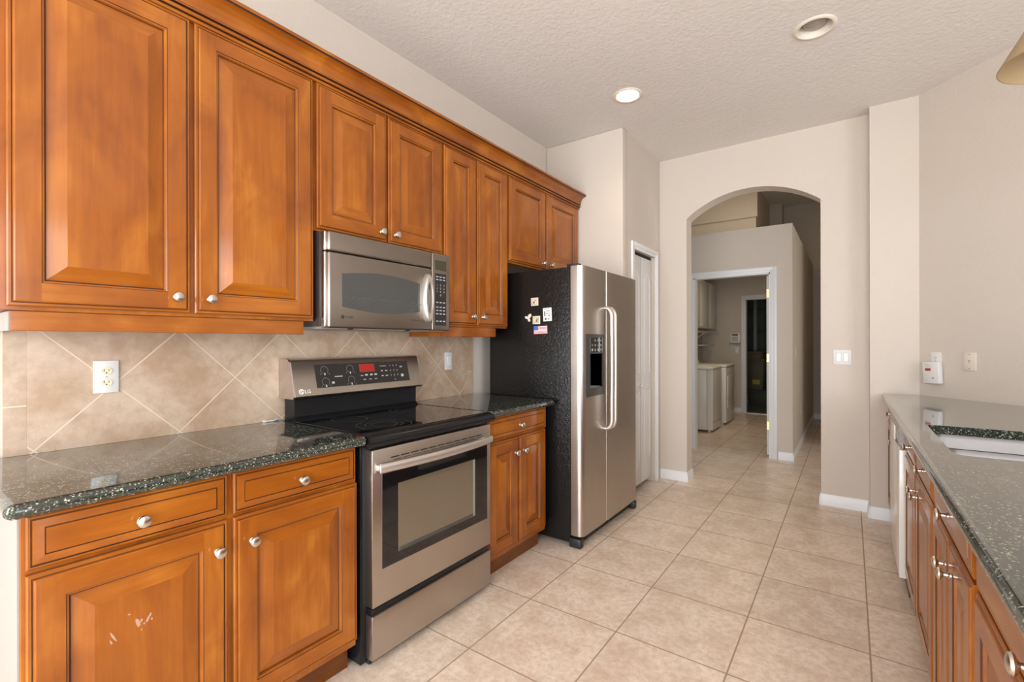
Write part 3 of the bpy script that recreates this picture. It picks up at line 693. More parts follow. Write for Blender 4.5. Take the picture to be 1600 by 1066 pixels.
    for y in (1.180, 1.854): hd.box(xf - 0.001, xf + 0.026, y - 0.011, y + 0.011, 0.774, 0.800, HANDLE, 0.004)
    hd.build('handle', d, smooth=60)
    vt = MB(DARK)
    for i in range(11):
        y = 1.240 + i * 0.0525; vt.box(xf - 0.001, xf + 0.0006, y, y + 0.044, 0.812, 0.817, DARK)
        vt.box(xf - 0.001, xf + 0.0006, y + 0.012, y + 0.056, 0.802, 0.8045, DARK)
    vt.build('vent_slots', d, smooth=0)
    dr = MB(STEEL); dr.box(-1.571, xf, a, b, 0.032, 0.206, STEEL, 0.004); w_ = dr.build('storage_drawer', t)
    dg_ = MB(BLACK); dg_.box(-1.575, -1.535, a + 0.002, b - 0.002, 0.206, 0.232, BLACK, 0.003); dg_.build('drawer_gap_trim', t)
    tb = MB(DARK); tb.box(-1.60, -1.56, a + 0.01, b - 0.01, 0.004, 0.034, DARK); tb.build('kick_strip', t)
make_range()

# ---------------------------------------------------------------- microwave
def make_microwave():
    y0, y1, z0, z1 = 1.124, 1.868, 1.345, 1.757; xf = -1.800
    t = thing('microwave', 'stainless over-the-range microwave with oval loop handle', 'microwave', (-2.0, 1.495, z0))
    mb = MB(BPLASTIC); mb.box(XW + 0.01, -1.842, y0, y1, z0 + 0.006, z1, mat('microwave_case', (0.03, 0.022, 0.02), 0.35), 0.002); mb.build('case', t)
    un = MB(STEELB); un.box(XW + 0.03, -1.845, y0 + 0.01, y1 - 0.01, z0 - 0.004, z0 + 0.006, mat('underside_grey', (0.35, 0.33, 0.30), 0.4, 0.5)); un.build('underside', t)
    gr = MB(STEELM); gr.box(-1.842, xf, y0 + 0.016, 1.734, 1.6725, z1, STEELM, 0.008, 3); gr.build('vent_panel', t)
    d = MB(STEELM); d.box(-1.842, xf, y0 + 0.016, 1.734, z0, 1.6695, STEELM, 0.008, 3); dr = d.build('door', t)
    sd = MB(STEELB); sd.box(-1.843, xf - 0.012, y0 + 0.004, y0 + 0.018, z0 + 0.002, 1.6695, STEELB, 0.005, 3); sd.build('door_edge', dr)
    sd = MB(STEELB); sd.box(-1.843, xf - 0.012, y0 + 0.004, y0 + 0.018, 1.6725, z1 - 0.001, STEELB, 0.005, 3); sd.build('vent_edge', t)
    wn = MB(MWW); ya, yb = 1.203, 1.650
    top = [(yb + (ya - yb) * i / 16, 1.582 + 0.020 * math.sin(math.pi * i / 16)) for i in range(17)]
    bot = [(ya + (yb - ya) * i / 16, 1.437 - 0.020 * math.sin(math.pi * i / 16)) for i in range(17)]
    wn.prism(bot + top, 'x', xf - 0.001, xf + 0.0010, MWW); wi = wn.build('window', dr, smooth=0)
    # grid of thin grey rack lines on the glass
    rk = MB(mat('rack_grey', (0.10, 0.10, 0.098), 0.4))
    for i in range(14):
        y = 1.215 + i * 0.031; rk.tube([(xf + 0.0011, y, 1.450), (xf + 0.0011, y + 0.045, 1.478)], 0.0008, rk.mats[0], 6)
    rk.tube([(xf + 0.0011, 1.207, 1.480), (xf + 0.0011, 1.646, 1.480)], 0.0008, rk.mats[0], 6); rk.build('rack_lines', wi)
    # eye-shaped loop handle
    hd = MB(HANDLE); yc, zc = 1.692, 1.510; H = 0.128; n = 40
    def eye(wd, hh): return [(yc + wd * (abs(math.cos(2 * math.pi * i / n)) ** 1.25) * (1 if math.cos(2 * math.pi * i / n) >= 0 else -1), zc + hh * math.sin(2 * math.pi * i / n)) for i in range(n)]
    lo, hi, inn, inh = eye(0.033, H), eye(0.027, H - 0.008), eye(0.017, H * 0.62), eye(0.020, H * 0.66)
    L = [[hd.bm.verts.new((x, p[0], p[1])) for p in q] for x, q in ((xf, lo), (xf + 0.022, lo), (xf + 0.033, hi), (xf + 0.033, inh), (xf + 0.026, inn), (xf, inn))]
    for A, B in zip(L, L[1:]):
        for i in range(n): hd.bm.faces.new((A[i], A[(i + 1) % n], B[(i + 1) % n], B[i]))
    hd.mats = [HANDLE]; hd.build('handle', dr, smooth=50)
    cp = MB(STEELM); cp.box(-1.842, xf, 1.737, y1 - 0.002, z0, z1, STEELM, 0.006, 3); c = cp.build('control_panel', t)
    dp = MB(LCD); dp.box(xf - 0.001, xf + 0.0009, 1.757, 1.841, 1.668, 1.720, LCD); dp.build('display', c, smooth=0)
    kp = MB(GLASSB); kp.box(xf - 0.001, xf + 0.0008, 1.757, 1.840, 1.372, 1.650, BPLASTIC); pr = kp
    rows = [1.632, 1.617, 1.588, 1.571, 1.554, 1.537, 1.520, 1.495, 1.470, 1.452, 1.434, 1.395]
    for j, z in enumerate(rows):
        for i in range(3):
            y = 1.772 + i * 0.0255
            if 2 <= j <= 6: continue
            pr.box(xf + 0.0007, xf + 0.0011, y - 0.008, y + 0.008, z - 0.0025, z + 0.0025, LGREY)
    pr.build('keypad', c, smooth=0)
    q = 0
    for j in range(4):
        for i in range(3):
            if j == 3 and i != 1: continue
            q += 1
            text(str(q % 10), 0.015, (xf + 0.0008, 1.768 + i * 0.0255, (1.583, 1.565, 1.547, 1.529)[j]), (0, 1, 0), (0, 0, 1), LGREY, c, 'key_digit')
    bd = MB(mat('badge_ink', (0.03, 0.03, 0.03), 0.4)); bd.lathe([(0.0085, 0), (0.0085, 0.0012)], (xf, 1.206, 1.393), (1, 0, 0), bd.mats[0], 20); bd.build('badge', dr)
    text('Profile', 0.014, (xf + 0.0003, 1.222, 1.389), (0, 1, 0), (0, 0, 1), bd.mats[0], dr, 'badge_lettering')
    text('Spacemaker XL', 0.0095, (xf + 0.0003, 1.590, 1.392), (0, 1, 0), (0, 0, 1), bd.mats[0], dr, 'model_lettering')
    for y in (1.27, 1.60):
        ft = MB(DARK); ft.box(-1.86, -1.83, y - 0.008, y + 0.008, z0 - 0.006, z0 + 0.003, DARK); ft.build('bottom_clip', t)
make_microwave()

# ---------------------------------------------------------------- refrigerator
def make_fridge():
    y0, y1 = 2.552, 3.452; xf = -1.345
    t = thing('refrigerator', 'side-by-side stainless refrigerator with black textured sides', 'refrigerator', (-1.75, 3.0, 0))
    mb = MB(FBLACK); mb.box(-2.075, -1.432, y0, y1, 0.028, 1.752, FBLACK, 0.006, 3); mb.build('case', t)
    gk = MB(DARK); gk.box(-1.433, -1.424, y0 + 0.008, y1 - 0.008, 0.075, 1.750, DARK); gk.build('gasket', t)
    def prof(ya, yb, ra, rb):
        pts = [(-1.424, ya)]
        def fx(y): return xf + 0.006 * (1 - ((y - 3.0) / 0.45) ** 2) * 0.6
        if ra:
            for i in range(9):
                a = math.pi / 2 * i / 8; pts.append((fx(ya + ra) - ra * 1.1 * (1 - math.sin(a)), ya + ra * (1 - math.cos(a))))
        else: pts.append((fx(ya), ya))
        for i in range(1, 8): y = ya + ra + (yb - rb - ya - ra) * i / 8; pts.append((fx(y), y))
        if rb:
            for i in range(9):
                a = math.pi / 2 * i / 8; pts.append((fx(yb - rb) - rb * 1.1 * (1 - math.cos(a)), yb - rb * (1 - math.sin(a))))
        else: pts.append((fx(yb), yb))
        pts.append((-1.424, yb)); return pts
    z0, z1 = 0.078, 1.757; s = 2.893
    # freezer door with dispenser recess: built of stacked sections
    fd = MB(STEELV); rz0, rz1, ry0, ry1 = 0.985, 1.212, 2.628, 2.822
    P = prof(y0, s, 0.034, 0.008)
    fd.prism(P, 'z', z0, rz0, STEELV); fd.prism(P, 'z', rz1, z1, STEELV)
    fd.prism([p for p in P if p[1] <= ry0] + [(P[[i for i, p in enumerate(P) if p[1] <= ry0 and p[0] > -1.424][-1]][0] + 0.0006, ry0), (-1.424, ry0)], 'z', rz0, rz1, STEELV)
    right = [p for p in P if p[1] >= ry1]
    fd.prism([(-1.424, ry1), (right[0][0] - 0.0001, ry1)] + right, 'z', rz0, rz1, STEELV)
    d1_ = fd.build('freezer_door', t, smooth=30)
    fd = MB(STEELV); fd.prism(prof(s + 0.005, y1, 0.008, 0.034), 'z', z0, z1, STEELV); d2_ = fd.build('fresh_food_door', t, smooth=30)
    # dispenser
    dx = xf + 0.004
    dm = mat('dispenser_grey', (0.045, 0.043, 0.040), 0.35)
    dp = MB(dm)
    dp.prism([(2.584, 0.938), (2.846, 0.938), (2.846, 1.332), (2.584, 1.332)], 'x', dx - 0.004, dx + 0.006, dm, [[(2.640, 0.990), (2.822, 0.990), (2.822, 1.208), (2.640, 1.208)]])
    dsp = dp.build('dispenser', d1_, smooth=0)
    RECM = mat('dispenser_recess_grey', (0.035, 0.036, 0.045), 0.3)
    rc = MB(RECM)
    xb = -1.422
    for q in ([(xb, ry0, rz0), (xb, ry1, rz0), (xb, ry1, rz1), (xb, ry0, rz1)], [(xb, ry0, rz0), (dx, ry0, rz0), (dx, ry0, rz1), (xb, ry0, rz1)], [(xb, ry1, rz0), (dx, ry1, rz0), (dx, ry1, rz1), (xb, ry1, rz1)], [(xb, ry0, rz1), (dx, ry0, rz1), (dx, ry1, rz1), (xb, ry1, rz1)], [(xb, ry0, rz0 + 0.001), (dx, ry0, rz0 + 0.001), (dx, ry1, rz0 + 0.001), (xb, ry1, rz0 + 0.001)]): rc.quad(q, RECM)
    rc.build('dispenser_recess', d1_, smooth=0)
    gt = MB(GREY)
    for i in range(9): gt.box(-1.418 + i * 0.008, -1.414 + i * 0.008, 2.645, 2.818, 0.987, 0.993, GREY)
    gt.build('drip_grille', d1_, smooth=0)
    pd = MB(dm); pd.box(-1.418, -1.405, 2.70, 2.75, 1.09, 1.20, dm, 0.004); pd.box(-1.405, -1.375, 2.655, 2.675, 1.13, 1.205, BRASS, 0.004); pd.build('dispenser_lever', d1_)
    cp = MB(GLASSB); cp.box(dx + 0.005, dx + 0.0075, 2.640, 2.822, 1.216, 1.312, GLASSB, 0.001, 1); pr = cp
    for j in range(3):
        for i in range(4): 
            if (i, j) != (0, 2): disc(pr, PF((dx + 0.007, 2.667 + i * 0.042, 1.232 + j * 0.030), (0, 1, 0), (1, 0, 0)), 0, 0, 0, 0.001, (0.0085, 0.006, 0.0075)[j], GREY if (i + j) % 2 else LGREY, 12)
    pr.build('dispenser_controls', d1_)
    for y, d in ((2.868, d1_), (2.925, d2_)):
        hd = MB(HANDLE); pts = [(xf + 0.000, y, 1.508)]
        for i in range(7): a = math.pi / 2 * i / 6; pts.append((xf + 0.014 + 0.040 * math.sin(a), y, 1.508 - 0.055 * (1 - math.cos(a))))
        for i in range(1, 12): pts.append((xf + 0.054, y, 1.453 + (0.760 - 1.453) * i / 12))
        for i in range(7): a = math.pi / 2 * i / 6; pts.append((xf + 0.014 + 0.040 * math.cos(a), y, 0.760 - 0.055 * math.sin(a)))
        pts.append((xf, y, 0.705))
        hd.tube(pts, 0.0125, HANDLE, 14, up=(0, 1, 0)); hd.build('handle', d, smooth=60)
    kg = MB(BPLASTIC); kg.box(-1.430, -1.385, y0 + 0.03, y1 - 0.03, 0.018, 0.070, DARK); kg.box(-1.440, -1.360, y0 - 0.001, y0 + 0.045, 0.002, 0.060, BPLASTIC, 0.006); kg.box(-1.440, -1.350, y1 - 0.045, y1, 0.002, 0.060, BPLASTIC, 0.006)
    for i in range(5): kg.box(-1.386, -1.380, y0 + 0.12 + i * 0.16, y0 + 0.13 + i * 0.16, 0.02, 0.068, BPLASTIC)
    kg.build('toe_grille', t)
    for y in (y0 + 0.03, y1 - 0.03): rl = MB(DARK); rl.lathe([(0.02, -0.012), (0.02, 0.012)], (-2.0, y, 0.0205), (0, 1, 0), DARK, 16); rl.build('roller', t)
    for y in (y0 + 0.03, y1 - 0.03):
        hg = MB(BPLASTIC); hg.box(-1.46, -1.375, y - 0.018, y + 0.018, 1.7525, 1.772, BPLASTIC, 0.004); hg.build('hinge_cover', t)
make_fridge()
# magnets on the refrigerator side (face y = 2.552, looking to -y; u = +x)
FM = 2.5518
def plate_magnet(label, x0, x1, z0, z1, marks, basecol, tilt=0.0):
    pf = PF(((x0 + x1) / 2, FM, (z0 + z1) / 2), (1, 0, 0), (0, -1, 0)); hw_, hh = (x1 - x0) / 2, (z1 - z0) / 2
    mb = MB(); pbox(mb, pf, -hw_, hw_, -hh, hh, 0.0002, 0.004, basecol, 0.0008, tilt)
    for (a0, a1, b0, b1, m) in marks: pbox(mb, pf, a0 * hw_, a1 * hw_, b0 * hh, b1 * hh, 0.0038, 0.0044 + 0.0001 * random.random(), m, 0, tilt)
    return tag(mb.build('fridge_magnet'), label, 'magnet', 'magnets on the refrigerator side')
CR = mat('magnet_cream', (0.66, 0.60, 0.48), 0.5); RD = mat('magnet_red', (0.35, 0.03, 0.03), 0.5); BK = mat('magnet_dark', (0.05, 0.05, 0.05), 0.5); WH = mat('magnet_white', (0.75, 0.76, 0.76), 0.5); YE = mat('magnet_yellow', (0.6, 0.45, 0.08), 0.5); GN = mat('magnet_green', (0.18, 0.25, 0.07), 0.5); BL = mat('magnet_blue', (0.05, 0.14, 0.42), 0.5); TAN = mat('magnet_tan', (0.34, 0.27, 0.19), 0.5)
plate_magnet('square cream magnet with red picture, topmost on the refrigerator side', -1.720, -1.664, 1.521, 1.573, [(-0.72, 0.72, -0.72, 0.72, TAN), (-0.6, 0.6, -0.6, 0.6, CR), (-0.1, 0.45, -0.15, 0.45, RD), (-0.4, 0.1, -0.45, 0.1, RD), (0.05, 0.3, 0.1, 0.4, BK)], CR, 0.03)
plate_magnet('tall white magnet with grey print on the refrigerator side', -1.626, -1.562, 1.417, 1.503, [(-0.7, -0.45, -0.2, 0.5, BK), (-0.2, 0.7, 0.45, 0.6, GREY), (-0.3, 0.6, 0.1, 0.25, GREY), (0.1, 0.7, -0.3, -0.1, GREY), (-0.6, -0.2, -0.8, -0.5, BK), (0.1, 0.5, -0.8, -0.55, GREY), (-0.75, 0.75, 0.80, 0.88, GREY)], WH, 0.04)
plate_magnet('square cream magnet with yellow picture above the flag magnet', -1.707, -1.650, 1.400, 1.453, [(-0.74, 0.74, -0.74, 0.74, TAN), (-0.62, 0.62, -0.62, 0.62, CR), (-0.3, 0.4, -0.4, 0.3, YE), (0.0, 0.5, -0.1, 0.4, GN), (-0.1, 0.25, -0.45, 0.0, BK)], CR, 0.0)
fm = [(-1, 1, -1 + 2 * i / 13, -1 + 2 * (i + 1) / 13, RD if i % 2 == 0 else WH) for i in range(13)] + [(-1, -0.30, -0.08, 1, BL)]
FR = mat('flag_red', (0.50, 0.06, 0.08), 0.5)
fm = [(a, b, c, d, FR if m is RD else m) for a, b, c, d, m in fm]
for i in range(4):
    for j in range(3): fm.append((-0.90 + 0.16 * i, -0.86 + 0.16 * i, 0.12 + 0.3 * j, 0.20 + 0.3 * j, WH))
plate_magnet('small American flag magnet, lowest on the refrigerator side', -1.698, -1.596, 1.335, 1.388, fm, WH, 0.03)
# butterfly-shaped magnet
pf = PF((-1.742, FM, 1.443), (1, 0, 0), (0, -1, 0)); mb = MB(CR)
for (cx, cz, rx, rz, an) in ((0.011, 0.012, 0.016, 0.011, 0.9), (-0.013, 0.002, 0.014, 0.009, -0.4), (0.006, -0.014, 0.012, 0.009, -1.1)):
    pts = [(cx + rx * math.cos(t) * math.cos(an) - rz * math.sin(t) * math.sin(an), cz + rx * math.cos(t) * math.sin(an) + rz * math.sin(t) * math.cos(an)) for t in [2 * math.pi * i / 18 for i in range(18)]]
    old = set(mb.bm.verts); mb.prism(pts, 'z', 0.0002, 0.005, CR)
    for v in mb.bm.verts:
        if v not in old: v.co = pf.p(*v.co)
tag(mb.build('fridge_magnet'), 'pale butterfly-shaped magnet on the refrigerator side', 'magnet', 'magnets on the refrigerator side')

# ---------------------------------------------------------------- sink run
XS = 0.217; XSB = 0.86; G = 'base cabinets of the sink run'
base_cab('narrow base cabinet between dishwasher and the pilaster', -1, XS, 0.386, 3.612, 4.205, dict(drawers=[(3.622, 4.195)], doors=[(3.622, 4.195, 3.665)]), (0.4, 3.9, 0), group=G)
base_cab('sink base cabinet with two false drawer fronts beside the dishwasher', -1, XS, XSB, 2.022, 2.962, dict(drawers=[(2.034, 2.484), (2.502, 2.950)], doors=[(2.034, 2.486, 2.440), (2.498, 2.950, 2.544)], open=True), (0.5, 2.49, 0), group=G)
base_cab('two-door one-drawer base cabinet next to the sink base', -1, XS, XSB, 1.408, 2.020, dict(drawers=[(1.424, 2.006)], doors=[(1.424, 1.712, 1.676), (1.720, 2.006, 1.756)]), (0.5, 1.71, 0), group=G)
base_cab('nearest base cabinet of the sink run, cut by the frame', -1, XS, XSB, 0.560, 1.406, dict(drawers=[(0.576, 1.390)], doors=[(0.576, 0.978, 0.942), (0.988, 1.390, 1.024)]), (0.5, 0.98, 0), group=G)
# dishwasher
dw = thing('dishwasher', 'white built-in dishwasher with pull latch under the sink-run worktop', 'dishwasher', (0.5, 3.285, 0))
DWM = mat('dishwasher_white', (0.70, 0.67, 0.62), 0.18); DWG = mat('dishwasher_grey', (0.30, 0.28, 0.26), 0.25)
mb = MB(BPLASTIC); mb.box(0.235, 0.845, 2.972, 3.602, 0.02, 0.874, BPLASTIC); mb.build('tub', dw, smooth=0)
mb = MB(DWM); mb.box(0.197, 0.234, 2.978, 3.596, 0.105, 0.742, DWM, 0.004); mb.build('door', dw)
mb = MB(DWG); mb.prism([(0.234, 0.750), (0.210, 0.750), (0.197, 0.775), (0.197, 0.845), (0.208, 0.868), (0.234, 0.868)], 'y', 2.978, 3.596, DWG); cpn = mb.build('control_panel', dw)
mb = MB(BPLASTIC); mb.box(0.190, 0.199, 3.18, 3.40, 0.758, 0.835, DWM, 0.003); mb.build('latch_handle', dw)
mb = MB(LGREY); mb.box(0.196, 0.1966, 3.02, 3.14, 0.80, 0.83, LGREY); mb.build('label_strip', dw, smooth=0)
mb = MB(DARK); mb.box(0.27, 0.84, 2.975, 3.60, 0.0, 0.10, DARK); mb.build('toe_kick', dw, smooth=0)
# worktop with sink cut-out
ZS = 0.912; th = 0.036
sx0, sx1, sy0, sy1 = 0.277, 0.700, 2.055, 2.730
def rrect(x0, x1, y0, y1, r, n=6):
    pts = []
    for cx, cy, a0 in ((x1 - r, y1 - r, 0), (x0 + r, y1 - r, 90), (x0 + r, y0 + r, 180), (x1 - r, y0 + r, 270)):
        pts += [(cx + r * math.cos(R(a0 + 90 * i / n)), cy + r * math.sin(R(a0 + 90 * i / n))) for i in range(n + 1)]
    return pts
wt = MB(GRANITE); rr = th / 2
wt.prism([(0.186 + rr, 0.42), (0.95, 0.42), (0.95, YP - (0.95 - XR2) - 0.003), (XR2, YP - 0.003), (0.186 + rr, YP - 0.003)], 'z', ZS - th, ZS, GRANITE, [rrect(sx0, sx1, sy0, sy1, 0.035)])
nose = [(0.186 + rr, ZS - th)] + [(0.186 + rr - rr * math.sin(t), ZS - rr - rr * math.cos(t)) for t in [math.pi * i / 10 for i in range(1, 10)]] + [(0.186 + rr, ZS)]
wt.prism(nose, 'y', 0.42, YP - 0.003, GRANITE)
tag(wt.build('worktop'), 'long dark granite worktop of the sink run with undermount sink cut-out', 'worktop', 'granite worktops')
# sink
sk = thing('sink', 'undermount stainless double-bowl sink in the granite worktop', 'sink', (0.49, 2.39, ZS - 0.24))
def bowl(ya, yb, dep, rimz):
    mb = MB(SINKM); L = []
    for (ins, z) in ((-0.012, rimz), (0.006, rimz), (0.016, rimz - 0.015), (0.030, rimz - dep + 0.03), (0.050, rimz - dep + 0.006), (0.075, rimz - dep)):
        L.append([mb.bm.verts.new((p[0], p[1], z)) for p in rrect(sx0 - 0.004 + ins, sx1 + 0.004 - ins, ya + ins, yb - ins, 0.05 if ins < 0.07 else 0.03)])
    for A, B in zip(L, L[1:]):
        for i in range(len(A)): mb.bm.faces.new((A[i], A[(i + 1) % len(A)], B[(i + 1) % len(B)], B[i]))
    mb.bm.faces.new(L[-1]); bo = mb.build('bowl', sk, smooth=50)
    dr_ = MB(STEELB); dr_.lathe([(0.042, 0.0005), (0.042, 0.003), (0.034, 0.004), (0.030, 0.001), (0.0, 0.001)], (0.49, (ya + yb) / 2, rimz - dep), (0, 0, 1), STEELB, 24, False); dr_.build('drain', bo)
bowl(2.385, sy1 + 0.002, 0.19, ZS - th - 0.0005); bowl(sy0 - 0.002, 2.373, 0.19, ZS - th - 0.0005)

# wall fittings over the sink run (diagonal wall)
dn = Vector((-1, -1, 0)).normalized(); du = Vector((1, -1, 0)).normalized()
dS = XR2 + YP
def dpf(x, z): return PF((x, dS - x, z), du, dn)
duplex('white outlet behind the plug-in device on the diagonal wall', dpf(0.472, 1.152), PLASTIC, PLASTIC)
pd = thing('plug_in_alarm', 'white plug-in device with red window hanging askew on the diagonal wall', 'alarm', (0.45, dS - 0.45, 1.0))
pf = dpf(0.470, 1.073)
mb = MB(PLASTIC); pbox(mb, pf, -0.052, 0.052, -0.073, 0.073, 0.010, 0.048, PLASTIC, 0.006, 0.05); mb.build('housing', pd)
mb = MB(RD); pbox(mb, pf, -0.032, 0.004, 0.012, 0.030, 0.0475, 0.0488, RD, 0.0005, 0.05); mb.build('red_window', pd)
mb = MB(GREY); disc(mb, pf, 0.018, -0.035, 0.0475, 0.050, 0.006, GREY, 16); mb.build('test_button', pd)
mb = MB(GREY); pbox(mb, pf, -0.034, -0.008, 0.052, 0.055, 0.0478, 0.0484, GREY, 0, 0.05); pbox(mb, pf, -0.036, 0.012, 0.042, 0.0435, 0.0478, 0.0484, GREY, 0, 0.05); mb.build('print_lines', pd, smooth=0)
mb = MB(PLASTIC); pbox(mb, pf, -0.02, 0.02, 0.03, 0.07, 0.0065, 0.0105, PLASTIC); mb.build('plug', pd)
jp = thing('jack_plate', 'blank almond jack plate beside the plug-in device', 'wall plate', (0.615, dS - 0.615, 1.09))
pf = dpf(0.615, 1.155); JM = mat('jack_plate_cream', (0.66, 0.585, 0.49), 0.5)
mb = MB(JM); pbox(mb, pf, -0.036, 0.036, -0.058, 0.058, 0.0005, 0.008, JM, 0.003); mb.build('cover_plate', jp)
for b_ in (0.044, -0.044): mb = MB(GREY); disc(mb, pf, 0, b_, 0.0075, 0.009, 0.0035, GREY, 12); mb.build('screw', jp)
mb = MB(GREY); disc(mb, pf, 0, 0.004, 0.0075, 0.013, 0.0045, GREY, 14); pbox(mb, pf, -0.005, 0.005, -0.010, -0.007, 0.0078, 0.0088, GREY); mb.build('jack', jp)

# ---------------------------------------------------------------- ceiling lights
CANW = mat('can_trim_white', (0.72, 0.66, 0.56), 0.5)
def can(label, x, y, r, lit):
    t = thing('recessed_light', label, 'ceiling light', (x, y, ZC), 'recessed ceiling lights')
    mb = MB(CANW); mb.lathe([(r, 0.0005), (r + 0.020, 0.0005), (r + 0.021, -0.003), (r + 0.016, -0.007), (r + 0.004, -0.008), (r - 0.002, -0.004), (r - 0.003, 0.004)], (x, y, ZC), (0, 0, 1), CANW, 40, False); mb.build('trim_ring', t)
    mb = MB(CANW); mb.lathe([(r - 0.003, 0.003), (r - 0.012, 0.05), (r - 0.020, 0.10), (r - 0.022, 0.115), (0, 0.115)], (x, y, ZC), (0, 0, 1), CANW, 40, False); mb.build('baffle', t)
    bm_ = mat('lamp_face_lit', (1, 0.95, 0.85), 0.4, emit=(1.0, 0.80, 0.50), es=9.0) if lit else mat('lamp_face_off', (0.33, 0.31, 0.27), 0.25)
    mb = MB(bm_); mb.lathe([(0, 0.010), (0.026, 0.011), (0.048, 0.016), (0.057, 0.026), (0.055, 0.040), (0.032, 0.09), (0.018, 0.112), (0, 0.112)], (x, y, ZC), (0, 0, 1), bm_, 32, False); mb.build('bulb', t)
    if lit:
        l = bpy.data.lights.new('recessed_lamp', 'SPOT'); l.energy = 14; l.color = (1.0, 0.78, 0.50); l.spot_size = R(120); l.spot_blend = 0.8; l.shadow_soft_size = 0.045
        o = bpy.data.objects.new('recessed_lamp', l); COL.objects.link(o); o.location = (x, y, ZC + 0.012)
can('recessed ceiling light that is switched on, glowing near the pantry corner', *CAN1, 0.078, True)
can('recessed ceiling light that is switched off, above the aisle', *CAN2, 0.083, False)
# pendant shade at the frame edge
AMB = mat('amber_frosted_glass', (0.33, 0.235, 0.125), 0.6)
pn = thing('pendant_lamp', 'amber glass pendant shade hanging over the sink run, cut by the frame', 'lamp', (0.60, 2.28, 2.10))
px, py = 0.590, 2.24
mb = MB(AMB); mb.lathe([(0.030, 2.445), (0.048, 2.430), (0.085, 2.365), (0.145, 2.26), (0.178, 2.2), (0.175, 2.2), (0.140, 2.26), (0.080, 2.363), (0.044, 2.425)], (px, py, 0), (0, 0, 1), AMB, 40, False); mb.build('shade', pn)
mb = MB(NICKEL); mb.lathe([(0.032, 2.435), (0.032, 2.475), (0.012, 2.495), (0.006, 2.505)], (px, py, 0), (0, 0, 1), NICKEL, 20); mb.build('socket_cap', pn)
mb = MB(NICKEL); mb.lathe([(0.004, 2.495), (0.004, ZC - 0.02), (0.05, ZC - 0.018), (0.055, ZC - 0.0005)], (px, py, 0), (0, 0, 1), NICKEL, 20); mb.build('stem', pn)

# ---------------------------------------------------------------- hall and laundry things
pfh = PF((LX1, 6.03, 1.155), (0, 1, 0), (1, 0, 0)); rocker('white rocker switch on the hall side of the laundry wall', pfh)
duplex('white outlet low on the hall side of the laundry wall', PF((LX1, 6.73, 0.44), (0, 1, 0), (1, 0, 0)), PLASTIC, PLASTIC)
# laundry door, open into the room
ld = struct(bpy.data.objects.new('door_2', None)); COL.objects.link(ld); ld.location = (DX1 - 0.03, LY + 0.12, 0)
mb = MB(DOORW); mb.box(DX1 - 0.056, DX1 - 0.020, LY + 0.118, LY + 0.868, 0.012, 2.022, DOORW, 0.002); sl_ = mb.build('slab', ld)
for z in (1.825, 1.10, 0.34):
    mb = MB(BRASS); mb.box(DX1 - 0.054, DX1 - 0.0175, LY + 0.1155, LY + 0.118, z - 0.045, z + 0.045, BRASS); mb.lathe([(0.007, -0.048), (0.007, 0.048)], (DX1 - 0.022, LY + 0.113, z), (0, 0, 1), BRASS, 12); mb.build('hinge', ld)
mb = MB(NICKEL); mb.lathe([(0.027, 0), (0.027, 0.008), (0.012, 0.014), (0.012, 0.035), (0.026, 0.045), (0.026, 0.062), (0, 0.068)], (DX1 - 0.056, LY + 0.80, 0.92), (-1, 0, 0), NICKEL, 20, False); mb.build('door_knob', ld)
def washer(name, label, cat, y0, y1, xf, kind):
    WM = mat('appliance_white', (0.74, 0.73, 0.70), 0.3) if 'appliance_white' not in bpy.data.materials else bpy.data.materials['appliance_white']
    t = thing(name, label, cat, (-1.9, (y0 + y1) / 2, 0))
    xb = -2.235
    mb = MB(WM); mb.box(xb, xf - 0.085, y0, y1, 0.03, 0.885, WM, 0.008); mb.build('cabinet', t)
    mb = MB(WM); mb.box(xf - 0.083, xf, y0, y1, 0.03, 0.885, WM, 0.012, 3); fp_ = mb.build('front_panel', t)
    mb = MB(WM); mb.box(xb, xf + 0.004, y0 - 0.003, y1 + 0.003, 0.887, 0.925, WM, 0.012, 3); mb.build('top', t)
    mb = MB(WM); mb.prism([(xb, 0.925), (xb + 0.13, 0.925), (xb + 0.06, 1.06), (xb, 1.06)], 'y', y0, y1, WM); cb = mb.build('control_console', t)
    yc = (y0 + y1) / 2
    if kind == 'dryer':
        mb = MB(WM); mb.box(xf - 0.001, xf + 0.007, yc - 0.22, yc + 0.22, 0.25, 0.75, WM, 0.004, 2); mb.build('door', t)
        mb = MB(PLASTIC); mb.box(xf + 0.005, xf + 0.012, yc - 0.20, yc - 0.17, 0.45, 0.55, PLASTIC, 0.004); mb.build('door_pull', t)
    else:
        mb = MB(WM); mb.box(xb + 0.15, xf - 0.05, y0 + 0.06, y1 - 0.06, 0.925, 0.933, WM, 0.004); mb.build('lid', t)
        mb = MB(DARK); mb.box(xf - 0.001, xf + 0.001, y0 + 0.02, y1 - 0.02, 0.14, 0.145, DARK); mb.build('panel_seam', t)
    for k in range(2):
        mb = MB(NICKEL); mb.lathe([(0.022, 0), (0.020, 0.018), (0, 0.020)], (xb + 0.095, y0 + 0.15 + 0.3 * k, 0.995), Vector((0.135, 0, 0.07)), PLASTIC, 18, False); mb.build('dial', cb)
    for (x, y) in ((xb + 0.05, y0 + 0.05), (xb + 0.05, y1 - 0.05), (xf - 0.06, y0 + 0.05), (xf - 0.06, y1 - 0.05)):
        mb = MB(PLASTIC); mb.lathe([(0.02, 0), (0.018, 0.031)], (x, y, 0), (0, 0, 1), PLASTIC, 14); mb.build('foot', t)
washer('washing_machine', 'white washing machine nearest the laundry doorway', 'washer', 6.90, 7.44, -1.578, 'washer')
washer('clothes_dryer', 'white clothes dryer beyond the washing machine', 'dryer', 7.66, 8.28, -1.560, 'dryer')
